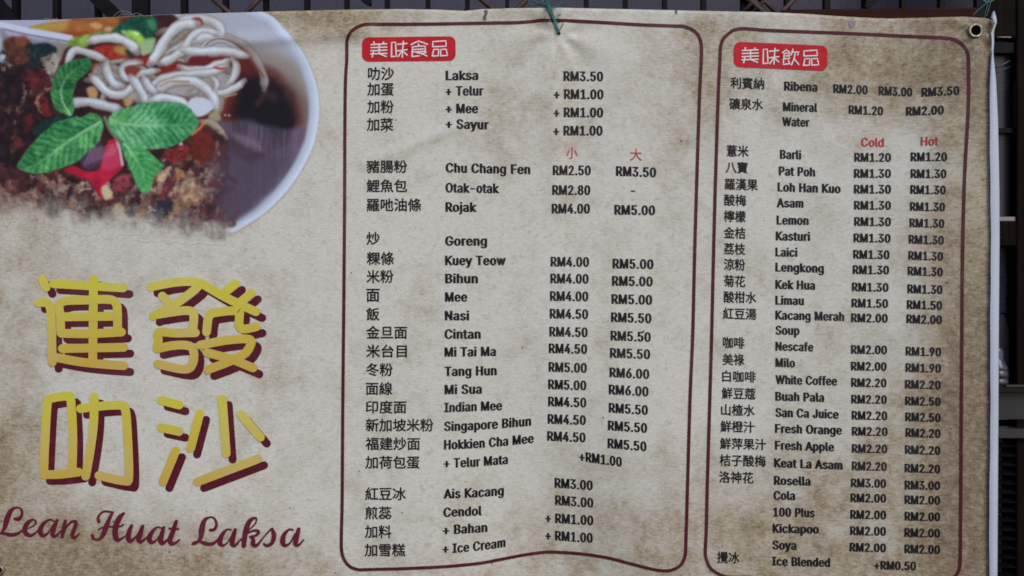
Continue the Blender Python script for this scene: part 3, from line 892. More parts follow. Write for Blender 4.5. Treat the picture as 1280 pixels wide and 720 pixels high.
noodle([(224, 83), (238, 87), (258, 86), (276, 79), (288, 75)], 9.5, 0.98)
noodle([(291, 74), (296, 84), (293, 96), (284, 106)], 10.5, 0.96)
noodle([(188, 110), (200, 100), (218, 94), (244, 92), (268, 90), (284, 82)], 10, 0.98)
line([(268, 84), (275, 86), (281, 85.5)], 2.4, (178, 30, 40), 0.8)
noodle([(306, 101), (294, 110), (278, 116), (264, 114)], 9.5, 0.97)
line([(281, 121), (290, 119), (296, 117)], 1.6, (190, 160, 140), 0.8)
noodle([(196, 114), (212, 104), (236, 101), (254, 108), (266, 121), (270, 136)], 13, 1.0)
line([(200, 108), (214, 102), (236, 102)], 1.8, (150, 110, 76), 1)
noodle([(264, 96), (270, 103), (268, 112)], 9, 0.96)
noodle([(176, 77), (160, 79), (152, 87), (156, 97), (166, 99), (176, 92), (198, 88)], 9, 0.96)
poly([(156, 84), (168, 82), (176, 86), (168, 96), (160, 94)], (122, 56, 40), 2.5)
noodle([(133, 78), (134, 90), (142, 104), (152, 108)], 11, 0.99)
noodle([(114, 95), (122, 103), (134, 115), (150, 119), (162, 113), (170, 102)], 11, 1.0)
noodle([(164, 96), (172, 108), (178, 118), (182, 130)], 12, 1.0)
noodle([(178, 96), (186, 108), (194, 118)], 11, 0.97)
noodle([(88, 130), (104, 127), (124, 130), (152, 138)], 12.5, 0.93)
noodle([(188, 126), (206, 122), (224, 126), (236, 134)], 11, 1.0)
poly([(234, 130), (240, 123), (252, 122), (262, 126), (267, 134), (258, 143), (246, 146), (236, 140)], (190, 196, 216), 1.4)
poly([(262, 142), (272, 138), (276, 150), (262, 152)], (150, 140, 110), 2.5, 1.5)
noodle([(250, 152), (264, 154), (276, 164), (282, 172)], 9, 0.8, 0.45)
# flaked fish and gravy: many small shreds
poly([(0, 205), (30, 215), (60, 222), (95, 215), (120, 240), (150, 215), (190, 238), (206, 200), (240, 165), (262, 160), (285, 180), (282, 230), (262, 270), (200, 300), (60, 308), (-98, 308), (-98, 215)], (62, 32, 34), 4, 5, tex=0.7, ts=0.08)
cols = [(52, 28, 30), (40, 26, 36), (84, 52, 48), (118, 90, 78), (140, 118, 104), (172, 156, 142), (98, 40, 46), (80, 50, 46), (34, 28, 42), (122, 94, 76), (60, 36, 40), (98, 74, 68)]
for i in range(520):
    if i % 3 == 0: x0 = rng.uniform(150, 276); y0 = rng.uniform(190, 285)
    else: x0 = rng.uniform(-20, 280); y0 = rng.uniform(216, 296)
    if x0 < 90 and y0 < 216: continue
    if 205 < x0 and y0 < 200 and rng.rand() < 0.5: continue
    an = rng.uniform(-1.1, 1.1) + (0.6 if x0 < 140 else -0.6)
    big_ = rng.rand() < 0.35
    ln = rng.uniform(9, 24) if big_ else rng.uniform(3, 12); c = cols[rng.randint(len(cols))]
    dx, dy = math.cos(an) * ln, math.sin(an) * ln
    line([(x0, y0), (x0 + dx * 0.5 + rng.uniform(-1.5, 1.5), y0 + dy * 0.5 + rng.uniform(-1.5, 1.5)), (x0 + dx, y0 + dy)], rng.uniform(4.5, 8.5) if big_ else rng.uniform(1.8, 5.0), c, 1.2, rng.uniform(0.5, 0.95))
    if big_:
        line([(x0 + 0.8, y0 - 1.6), (x0 + dx * 0.5, y0 + dy * 0.5 - 1.8), (x0 + dx * 0.9, y0 + dy * 0.9 - 1.4)], 1.5, np.minimum(255, np.array(c) * 1.5 + 22), 0.9, 0.55)
poly([(203, 268), (212, 252), (226, 240), (240, 228), (252, 232), (256, 244), (246, 256), (228, 266), (212, 274)], (146, 116, 94), 3, 4, 0.2, 0.85, tex=0.5, ts=0.2)
poly([(216, 238), (232, 226), (242, 222), (244, 232), (230, 238)], (168, 142, 118), 2.5, 2.5, 0.2, 0.9, tex=0.3)
poly([(196, 222), (206, 212), (214, 208), (212, 218), (202, 228)], (178, 146, 120), 2, 1.5, tex=0.3)
poly([(217, 214), (226, 210), (232, 216), (224, 228), (218, 222)], (158, 114, 78), 2, 2.5, tex=0.4)
poly([(230, 150), (252, 158), (264, 172), (270, 190), (262, 204), (248, 204), (240, 190), (238, 170)], (98, 34, 28), 3, 2, tex=0.25)
poly([(205, 190), (226, 182), (238, 188), (232, 200), (212, 202)], (122, 40, 38), 2.5, 3.5, tex=0.7, ts=0.3)
line([(240, 168), (250, 160), (256, 152)], 3, (186, 120, 84), 1.2)
poly([(196, 252), (212, 250), (214, 262), (204, 274), (192, 270)], (44, 40, 54), 3, 3)
for k in range(12):
    a_, b_ = rng.uniform(184, 206), rng.uniform(254, 276)
    line([(a_, b_), (a_ + 1.2, b_ + 0.8)], rng.uniform(1.0, 2.0), (196, 196, 200), 0.6, 0.85, False)
for a_, b_, r_ in ((281, 144, 1.3), (286, 144.5, 1.3), (242, 265, 1.2), (254, 257, 1.1), (226, 180, 2.2), (266, 245, 1.1)):
    line([(a_, b_), (a_ + 0.8, b_ - 0.4)], r_ * 1.6, (205, 205, 214), 0.7, 0.9, False)
poly([(138, 262), (148, 254), (157, 258), (154, 270), (146, 272)], (158, 138, 108), 2.2, 2.5)
line([(150, 270), (160, 274), (175, 278), (188, 286), (206, 288)], 5, (170, 150, 112), 2, 0.8)
poly([(158, 262), (172, 260), (170, 272), (160, 270)], (52, 44, 56), 2.5, 1.5)
poly([(170, 264), (180, 260), (182, 272), (176, 280), (170, 274)], (128, 84, 66), 2.5, 2.5)
for i in range(260):
    x0 = rng.uniform(-90, 66); y0 = rng.uniform(58, 214)
    if y0 < 62 and x0 > 30: continue
    an = rng.uniform(-1.6, 1.6); ln = rng.uniform(3, 12)
    c = [(30, 18, 26), (66, 32, 34), (24, 34, 36), (92, 44, 44), (52, 30, 32), (18, 14, 24), (98, 70, 62), (40, 52, 48)][rng.randint(8)]
    line([(x0, y0), (x0 + math.cos(an) * ln * 0.5 + rng.uniform(-1.5, 1.5), y0 + math.sin(an) * ln * 0.5), (x0 + math.cos(an) * ln, y0 + math.sin(an) * ln)], rng.uniform(1.4, 4), c, 1.1, rng.uniform(0.35, 0.8))
for i in range(150):
    x0 = rng.uniform(-60, 110); y0 = rng.uniform(226, 288); an = rng.uniform(0.9, 2.2); ln = rng.uniform(4, 12)
    c = [(158, 132, 112), (182, 168, 152), (132, 92, 72), (66, 44, 52), (104, 66, 56)][rng.randint(5)]
    line([(x0, y0), (x0 + math.cos(an) * ln * 0.5 + rng.uniform(-2, 2), y0 + math.sin(an) * ln * 0.5), (x0 + math.cos(an) * ln, y0 + math.sin(an) * ln)], rng.uniform(2, 4.6), c, 1.4, rng.uniform(0.35, 0.8))
# painted glare haze carried on over the right end of the shreds
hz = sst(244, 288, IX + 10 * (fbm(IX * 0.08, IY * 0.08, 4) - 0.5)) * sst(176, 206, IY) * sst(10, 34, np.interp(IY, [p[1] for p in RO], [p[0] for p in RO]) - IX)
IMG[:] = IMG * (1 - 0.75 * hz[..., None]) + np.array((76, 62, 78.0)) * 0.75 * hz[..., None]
# fray the outlines of everything meaty: look each point up a little way off
meat = np.clip(sst(192, 206, IY) * sst(286, 262, IX) + sst(72, 52, IX) * sst(50, 64, IY) + 0.8 * sst(8, 0, np.hypot((IX - 144) / 3, (IY - 63))), 0, 1)
wx = 6 * (fbm(IX * 0.16, IY * 0.16, 1, 4) - 0.5) * meat + 5 * (vn(IX * 0.6, IY * 0.6, 2) - 0.5) * meat
wy = 6 * (fbm(IX * 0.16, IY * 0.16, 3, 4) - 0.5) * meat + 5 * (vn(IX * 0.6, IY * 0.6, 4) - 0.5) * meat
ci = np.clip(np.round(np.arange(GX)[None, :] + wx).astype(int), 0, GX - 1); ri = np.clip(np.round(np.arange(GY)[:, None] + wy).astype(int), 0, GY - 1)
IMG[:] = IMG[ri, ci]
IMG *= 1 + (0.55 * (fbm(IX * 0.22, IY * 0.22, 5, 4) - 0.5) * meat)[..., None]
# chilli slices
poly([(80, 212), (92, 207), (108, 214), (124, 212), (130, 190), (136, 176), (146, 174), (151, 186), (154, 204), (150, 214), (140, 222), (132, 232), (128, 250), (120, 240), (110, 226), (95, 220)], (168, 26, 52), 1.6, 1.5, tex=0.25, ts=0.1)
poly([(128, 196), (140, 184), (150, 194), (150, 208), (136, 214), (128, 210)], (186, 62, 92), 4, 2, op=0.8)
poly([(104, 190), (118, 184), (126, 178), (128, 200), (112, 212), (100, 204)], (76, 58, 88), 3, 2, op=0.85)
for k in range(9):
    a_ = 106 + k * 4.4; line([(a_, 206 - k * 1.6), (a_ + 4, 196 - k * 1.2), (a_ + 9, 186 - k)], 1.6, (196, 150, 168), 0.8, 0.55)
line([(146, 175), (150, 188), (153, 206)], 3.2, (196, 176, 192), 0.9)
poly([(144, 224), (156, 218), (166, 226), (158, 238), (142, 240)], (120, 52, 58), 2.5, 3.5, tex=0.6)
line([(98, 241), (104, 237), (114, 236)], 1.6, (190, 160, 160), 0.8)
poly([(126, 236), (134, 232), (140, 244), (132, 250)], (190, 176, 140), 2, 1.5)
# mint
def leaf(pts, rib, dark, light, tilt, freq=0.42, bright=1.0, serr=1.6):
    sl, sd_, x, y = poly(pts, dark, 1.0, serr, 0.28)
    P = catmull(rib, 6)
    d, t, s, L = line_d(x, y, P)
    v = np.sin((t - np.abs(s) * 0.8) * freq * 2.1 + 5.0 * fbm(x * 0.07, y * 0.07, 0))
    v = np.sign(v) * np.abs(v) ** 0.7
    b = fbm(x * 0.085, y * 0.085, 2, 3)
    m = np.clip(0.45 + 0.10 * v * sst(0.5, 5, d) + 0.75 * (b - 0.5) + 0.5 * (fbm(x * 0.3, y * 0.3, 3, 2) - 0.5) + tilt(x, y, s, t / L), 0, 1)[..., None]
    c = np.asarray(dark, float) * (1 - m) + np.asarray(light, float) * m
    a = sst(-0.8, 0.8, sd_)
    lay(sl, c * bright, a)
    lay(sl, (14, 36, 28), a * 0.17 * sst(-0.55, -1.0, v) * sst(0.5, 4, d))
    rim = sst(2.4, 0.4, sd_) * a
    lay(sl, (92, 150, 100), rim * 0.35)
    lay(sl, (172, 205, 172), a * sst(2.2, 0.4, d) * np.clip(1.05 - t / L, 0.1, 1) * 0.8)
poly([(42, 162), (58, 149), (90, 143), (92, 150), (66, 158), (48, 170)], (24, 44, 46), 2, 2, tex=0.4)
leaf([(64, 118), (66, 104), (71, 90), (79, 81), (92, 75), (103, 73), (112, 74), (114, 81), (109, 91), (99, 99), (93, 108), (91, 118), (91, 128), (92, 138), (88, 145), (80, 142), (71, 138), (66, 129)],
     [(88, 144), (78, 126), (78, 108), (90, 90), (112, 76)], (16, 70, 40), (84, 158, 84), lambda x, y, s, t: np.where(y > 112, 0.18, -0.10), 0.4)
leaf([(22, 208), (32, 190), (43, 177), (55, 165), (66, 156), (78, 150), (92, 147), (104, 145), (113, 141), (121, 143), (127, 148), (129, 159), (126, 172), (119, 182), (108, 191), (96, 202), (84, 207), (68, 213), (50, 217), (34, 215)],
     [(126, 152), (112, 160), (92, 172), (70, 188), (44, 206), (26, 212)], (20, 88, 46), (118, 192, 118), lambda x, y, s, t: np.where(s < 0, 0.16, -0.10) + 0.22 * (1 - t) - 0.14, 0.3)
leaf([(152, 180), (160, 177), (173, 184), (186, 190), (197, 200), (205, 207), (197, 216), (191, 226), (187, 238), (178, 241), (172, 233), (167, 220), (160, 205), (154, 192)],
     [(156, 180), (168, 196), (178, 214), (184, 236)], (30, 116, 62), (112, 190, 112), lambda x, y, s, t: 0.12 - 0.1 * t, 0.4)
line([(131, 147), (138, 163), (150, 178)], 4.4, (104, 116, 90), 1.2)
leaf([(136, 151), (140, 142), (152, 137), (165, 133), (178, 129), (195, 127.5), (215, 128), (230, 131), (240, 139), (246, 147), (248, 155), (243, 163), (235, 171), (225, 178), (212, 184), (195, 186), (178, 186), (165, 182), (152, 176), (143, 167), (137, 159)],
     [(143, 152), (165, 156), (200, 157), (242, 155)], (28, 108, 60), (142, 206, 152), lambda x, y, s, t: 0.30 * (1 - sst(0.35, 0.75, t)) - 0.14, 0.34)
poly([(138, 152), (150, 140), (168, 136), (160, 150), (150, 156)], (84, 150, 76), 4, 1, op=0.5)
# soften like an enlarged print, then set where the ink fades into the paper
for _ in range(2):
    p = np.pad(IMG, ((1, 1), (1, 1), (0, 0)), 'edge')
    IMG = (p[:-2, 1:-1] + p[2:, 1:-1] + p[1:-1, :-2] + p[1:-1, 2:] + 3 * IMG) / 7
IMG = IMG * (1 + 0.05 * (rng.rand(GY, GX, 1) - 0.5))
out = np.array(catmull(RO, 6))
edge_x = np.interp(IY, out[:, 1], out[:, 0], left=out[0, 0], right=out[-1, 0])
m = sst(1.2, -1.2, IX - edge_x)
fade = IY + 26 * (fbm(IX * 0.06, IY * 0.06, 5) - 0.5) + 14 * (fbm(IX * 0.2, IY * 0.2, 3) - 0.5)
low = np.interp(IX, [-98, 0, 60, 140, 210, 260, 300, 330], [262, 262, 268, 276, 284, 290, 300, 310])
ALPHA = m * (1 - sst(low - 26, low + 18, fade)) * (1 - sst(296, 306, IY))
KF = 1.12
c4 = np.concatenate([lin(np.clip(IMG, 0, 255), KF), ALPHA[..., None]], -1)
fidx = np.arange(GX * GY).reshape(GY, GX)
keep = (ALPHA[:-1, :-1] + ALPHA[1:, 1:] + ALPHA[:-1, 1:] + ALPHA[1:, :-1]) > 0.002
q = np.stack([fidx[:-1, :-1][keep], fidx[1:, :-1][keep], fidx[1:, 1:][keep], fidx[:-1, 1:][keep]], -1)
used = np.unique(q); remap = np.full(GX * GY, -1); remap[used] = np.arange(len(used))
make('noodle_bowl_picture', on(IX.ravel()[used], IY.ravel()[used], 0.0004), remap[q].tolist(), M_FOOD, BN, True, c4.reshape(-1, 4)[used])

# ------------------------------------------------------------------ big yellow characters
def zz(ox, oy, k, pts): return [(ox + x / k, oy + y / k) for x, y in pts]
Z = 5.14
TITLE = [
 (40, 340, [[(66, 45), (90, 100)], [(140, 75), (360, 88), (585, 102)], [(395, 45), (393, 300), (390, 585)], [(185, 390), (183, 290), (186, 195), (350, 180), (490, 176), (535, 195), (548, 240), (550, 385)],
            [(195, 288), (540, 284)], [(190, 394), (380, 396), (575, 386)], [(195, 492), (590, 484)], [(42, 197), (90, 197), (115, 225), (124, 300), (130, 580)], [(150, 548), (300, 576), (450, 592), (590, 602)]]),
 (180, 340, [[(45, 95), (200, 66), (320, 62), (352, 78), (320, 118), (200, 205), (60, 282)], [(118, 155), (165, 200)], [(368, 72), (500, 150), (610, 205), (718, 255)], [(588, 75), (525, 125)], [(690, 135), (625, 190)],
             [(90, 272), (200, 255), (285, 248), (318, 270), (318, 330), (312, 380)], [(330, 390), (200, 392), (95, 388), (92, 440), (85, 490)], [(85, 492), (190, 472), (280, 472), (316, 500), (318, 570), (290, 618), (230, 622), (90, 592)],
             [(402, 385), (415, 290), (450, 262), (600, 250), (612, 290), (612, 340), (640, 366), (720, 352)], [(362, 470), (520, 440), (650, 430), (690, 450), (650, 520), (560, 570), (410, 628)], [(405, 518), (560, 560), (700, 616)]]),
 (40, 480, [[(75, 580), (82, 400), (100, 110), (120, 92), (235, 78), (250, 110), (262, 330), (258, 560)], [(75, 582), (180, 580), (298, 566)], [(312, 158), (400, 146), (560, 136), (598, 160), (612, 300), (622, 590), (590, 622), (430, 588)], [(400, 85), (396, 250), (375, 420), (345, 592)]]),
 (180, 480, [[(110, 105), (225, 135)], [(110, 280), (225, 305)], [(203, 430), (122, 628)], [(358, 190), (300, 412)], [(503, 95), (528, 445)], [(622, 195), (748, 342)], [(345, 628), (730, 482)]]),
]
for ox, oy, strokes in TITLE:
    hw = 5.5
    fy, fs = Flat(), Flat()
    for k, s_ in enumerate(strokes):
        P = catmull(zz(ox, oy, Z, s_), 6) if len(s_) > 2 else [np.array(p) for p in zz(ox, oy, Z, s_)]
        fy.stroke([(p[0], p[1], hw) for p in P], 0.0009 + 0.00007 * k)
        fs.stroke([(p[0] + 8.0, p[1] + 7.8, hw - 0.5) for p in P], 0.0004 + 0.00004 * k)
    ya = np.asarray(fy.v)[:, 1]
    t = np.clip((ya - (oy + 8)) / 116, 0, 1)[:, None]
    top_c, bot_c = lin((203, 193, 66), 1.0), lin((194, 162, 72), 1.0)
    cc = np.concatenate([top_c * (1 - t) + bot_c * t, np.ones_like(t)], -1)
    ch = fy.build('title_character', M_GRAD, BN, cc)
    fs.build('drop_shadow', M_MAROON, ch)

# ------------------------------------------------------------------ flowing script line
SCRIPT = {
 'lean': (0, 620, 9.0, [
  [(165, 258, 15), (210, 258, 21), (246, 215, 14), (238, 150, 12), (185, 130, 10), (122, 165, 22), (78, 260, 28), (55, 345, 22), (25, 400, 12), (-5, 428, 8)],
  [(0, 418, 10), (60, 425, 16), (130, 438, 20), (200, 420, 15), (255, 382, 9), (290, 335, 6)],
  [(298, 372, 5), (370, 338, 8), (404, 298, 10), (380, 268, 9), (335, 280, 16), (285, 345, 25), (285, 412, 25), (340, 445, 17), (400, 412, 9), (445, 365, 6)],
  [(605, 282, 9), (555, 266, 9), (490, 310, 18), (450, 390, 26), (480, 445, 20), (540, 415, 9), (605, 315, 8)],
  [(640, 272, 15), (612, 350, 22), (590, 430, 22), (622, 452, 14), (695, 385, 6)],
  [(735, 280, 15), (718, 360, 20), (700, 455, 18)], [(712, 400, 6), (780, 308, 11), (830, 284, 13), (856, 305, 17), (832, 380, 20), (812, 445, 20), (840, 470, 14), (890, 420, 6)]]),
 'huat': (100, 625, 9.14, [
  [(215, 245, 18), (205, 205, 14), (240, 150, 11), (290, 130, 11), (372, 142, 13)], [(372, 142, 12), (335, 215, 20), (290, 330, 27), (250, 420, 20), (200, 455, 12), (150, 440, 14), (140, 402, 16)],
  [(500, 152, 14), (450, 205, 26), (410, 300, 29), (402, 400, 29), (430, 458, 20), (490, 430, 9), (535, 395, 5)], [(210, 340, 8), (270, 312, 9), (380, 305, 10), (460, 300, 10), (495, 280, 8)],
  [(590, 292, 17), (562, 360, 24), (552, 440, 26), (582, 470, 18), (640, 415, 8), (668, 370, 6)], [(715, 300, 18), (690, 380, 26), (670, 450, 26), (700, 475, 18), (765, 425, 7)],
  [(930, 322, 9), (880, 310, 9), (820, 370, 20), (790, 440, 28), (820, 485, 19), (870, 460, 9), (935, 365, 8)], [(957, 312, 14), (932, 400, 24), (922, 470, 26), (950, 495, 18), (1012, 438, 7)],
  [(1100, 242, 17), (1065, 350, 24), (1030, 450, 26), (1042, 498, 20), (1090, 490, 14), (1140, 450, 7)], [(1020, 325, 10), (1125, 332, 10)]]),
 'laksa': (230, 630, 8.0, [
  [(262, 262, 14), (305, 252, 15), (325, 200, 13), (300, 142, 10), (250, 135, 10), (202, 170, 20), (177, 260, 27), (165, 340, 19), (125, 388, 12), (85, 400, 12)], [(92, 388, 10), (150, 374, 12), (220, 398, 17), (290, 396, 15), (340, 352, 7)],
  [(470, 260, 8), (430, 255, 9), (380, 310, 19), (357, 380, 24), (385, 414, 15), (430, 390, 7), (482, 308, 8)], [(512, 258, 15), (492, 330, 22), (482, 398, 22), (512, 414, 14), (572, 348, 6)],
  [(572, 360, 6), (640, 270, 7), (710, 200, 7), (725, 150, 8), (700, 140, 12), (650, 180, 21), (615, 280, 24), (597, 418, 21)], [(640, 290, 8), (700, 265, 11), (745, 276, 15), (720, 314, 12), (660, 325, 8), (690, 350, 17), (692, 402, 21), (727, 414, 14), (792, 338, 6)],
  [(780, 350, 6), (870, 252, 9), (886, 264, 15), (900, 320, 21), (880, 388, 17), (830, 418, 13), (800, 400, 11)],
  [(1090, 260, 8), (1050, 255, 9), (1000, 310, 19), (987, 380, 24), (1012, 414, 15), (1060, 390, 8), (1112, 298, 8)], [(1147, 252, 17), (1127, 330, 22), (1117, 398, 22), (1147, 410, 12), (1197, 358, 6)]]),
}
for ox, oy, k, strokes in SCRIPT.values():
    f_ = Flat()
    for i, s_ in enumerate(strokes):
        P = catmull(s_, 7) if len(s_) > 2 else [np.array(p, float) for p in s_]
        f_.stroke([(ox + p[0] / k, oy + p[1] / k, max(0.5, p[2] * 1.12 / k)) for p in P], 0.0006 + 0.00014 * i)
    f_.build('script_word', M_SCRIPT, BN)

# ------------------------------------------------------------------ frames round the two price lists
FRAME1 = [(485, 30.2), (466, 30.1), (455.5, 30.6), (446, 34), (437.8, 40.8), (433.9, 50.5), (433.5, 60), (433.4, 75.6), (431.5, 117), (430.8, 250), (429.9, 370), (428.6, 500), (427.8, 620), (426.9, 660), (426.6, 676), (426.9, 687), (429.4, 697.8), (436.4, 707.5), (447.5, 712), (458, 712), (475, 711.6), (500, 711), (554, 708.5), (597, 704.5),
          (625, 699.5), (652, 694.3), (676, 690.8), (693, 690.2), (727, 692.5), (760, 697.5), (793, 706), (815, 711.5), (830, 713.6), (840, 712.6), (849.7, 707.5), (855.3, 699), (857, 689.4), (857.4, 679), (858, 661.7), (859.2, 620), (862.6, 500), (866, 420), (868.4, 320), (871.6, 210),
          (874.7, 117), (876.8, 74), (876.9, 63), (876.3, 53.5), (872.6, 43.6), (865, 36.7), (855.3, 33.0), (846, 32.5), (832, 32), (796, 30.6), (760, 28.4), (720, 26.2), (696, 25.3), (676, 25.3), (663.4, 27), (640, 28.3), (609, 28.7), (533.8, 30)]
FRAME2 = [(940, 36.3), (928, 35.7), (917.8, 37.4), (909.4, 43), (904, 49), (901, 57.5), (900.3, 67), (899.7, 82.5), (898, 117), (895, 210), (892, 320), (889.7, 420), (886.8, 520), (883.9, 620), (883, 661.7), (881.7, 689.4), (883, 699), (887.2, 709), (895.5, 716), (905, 720), (918, 721.5), (1000, 723),
          (1100, 725), (1175, 726), (1188, 724), (1195, 719.5), (1199, 712), (1200.4, 700), (1200.8, 661), (1201.2, 620), (1202, 500), (1202.6, 420), (1203.4, 320), (1206, 220), (1210.6, 137), (1211, 88.6), (1210, 67.8), (1205, 58), (1199.4, 52.5), (1191, 48.8), (1178.6, 47.2),
          (1130, 45), (1072.6, 42.2), (1010, 39.8), (960, 37.8)]
for fr_ in (FRAME1, FRAME2):
    f_ = Flat()
    P = catmull(fr_, 6, True)
    f_.stroke([(p[0], p[1], 2.0) for p in P], 0.0008, closed=True)
    f_.build('list_frame', M_FRAME, BN)

# ------------------------------------------------------------------ red heading badges
G_MEI = [[(205, 158), (206, 188)], [(315, 160), (311, 185)], [(172, 190), (350, 181)], [(265, 182), (266, 290)], [(172, 224), (352, 218)], [(170, 260), (352, 252)], [(168, 296), (352, 290)], [(198, 270), (186, 330)], [(262, 292), (345, 325)]]
G_WEI = [[(405, 328), (408, 166), (452, 162), (460, 322), (405, 328)], [(478, 186), (582, 176)], [(541, 152), (528, 332)], [(472, 262), (584, 246)], [(522, 268), (480, 328)], [(543, 272), (584, 308)]]
G_SHI = [[(630, 190), (670, 168), (715, 150), (765, 166), (815, 186)], [(714, 182), (715, 205)], [(640, 325), (644, 216), (718, 208), (790, 206), (792, 268)], [(652, 246), (770, 240)], [(652, 275), (790, 266)], [(640, 326), (722, 318)], [(700, 282), (760, 292), (808, 320)], [(800, 276), (752, 300)]]
G_PIN = [[(876, 214), (878, 156), (1026, 146), (1030, 208), (876, 214)], [(872, 320), (888, 246), (944, 242), (940, 318), (872, 320)], [(968, 318), (966, 246), (1030, 241), (1045, 314), (968, 318)]]
G_YIN = [[(670, 190), (710, 158), (750, 186)], [(684, 260), (686, 200), (745, 196), (746, 256), (684, 260)], [(686, 228), (745, 226)], [(682, 262), (677, 325), (745, 316)], [(735, 275), (750, 318)], [(788, 152), (766, 216)], [(776, 186), (856, 181), (840, 216)], [(812, 200), (800, 262), (770, 330)], [(805, 265), (854, 325)]]
def badge(cor, glist):
    (x0, ya), (x1, yb), (x2, yc), (x3, yd) = cor           # TL TR BR BL
    f_ = Flat(); r = 8.2; pts_ = []
    for cx_, cy_, sx, sy, a0 in ((x0, ya, 1, 1, 180), (x1, yb, -1, 1, 270), (x2, yc, -1, -1, 0), (x3, yd, 1, -1, 90)):
        for k in range(7):
            a = R(a0 + 15 * k)
            pts_.append((cx_ + sx * r + r * math.cos(a), cy_ + sy * r + r * math.sin(a)))
    c = np.mean(pts_, 0)
    Q = refine([np.array(p) for p in pts_] + [np.array(pts_[0])], 4.0)[:-1]
    n_ = len(Q); NR = 12
    f_.v = [(c[0] + (p[0] - c[0]) * k / NR, c[1] + (p[1] - c[1]) * k / NR, 0.0007) for k in range(1, NR + 1) for p in Q] + [(c[0], c[1], 0.0007)]
    f_.f = [(k * n_ + i, k * n_ + (i + 1) % n_, (k + 1) * n_ + (i + 1) % n_, (k + 1) * n_ + i) for k in range(NR - 1) for i in range(n_)]
    f_.f += [(NR * n_, i, (i + 1) % n_) for i in range(n_)]
    b = f_.build('heading_badge', M_BADGE, BN)
    for gl, ox, oy, dx, dy in glist:
        l = Flat()
        for i, s_ in enumerate(gl):
            l.stroke([(ox + (p[0] + dx) / 9.14, oy + (p[1] + dy) / 9.14, 0.82) for p in s_], 0.0011 + 0.00005 * i)
        l.build('heading_character', M_WHITE, b)
badge([(452.5, 46.6), (569.5, 45.3), (569.5, 76.0), (452.5, 76.9)], [(q_, 445, 35, 0, 0) for q_ in (G_MEI, G_WEI, G_SHI, G_PIN)])
badge([(917.4, 52.3), (1034.4, 56.8), (1034.2, 88.4), (917.2, 83.9)], [(G_MEI, 905, 45, 38, -24), (G_WEI, 905, 45, 42, -12), (G_YIN, 905, 45, 0, 0), (G_PIN, 905, 45, 36, 15)])

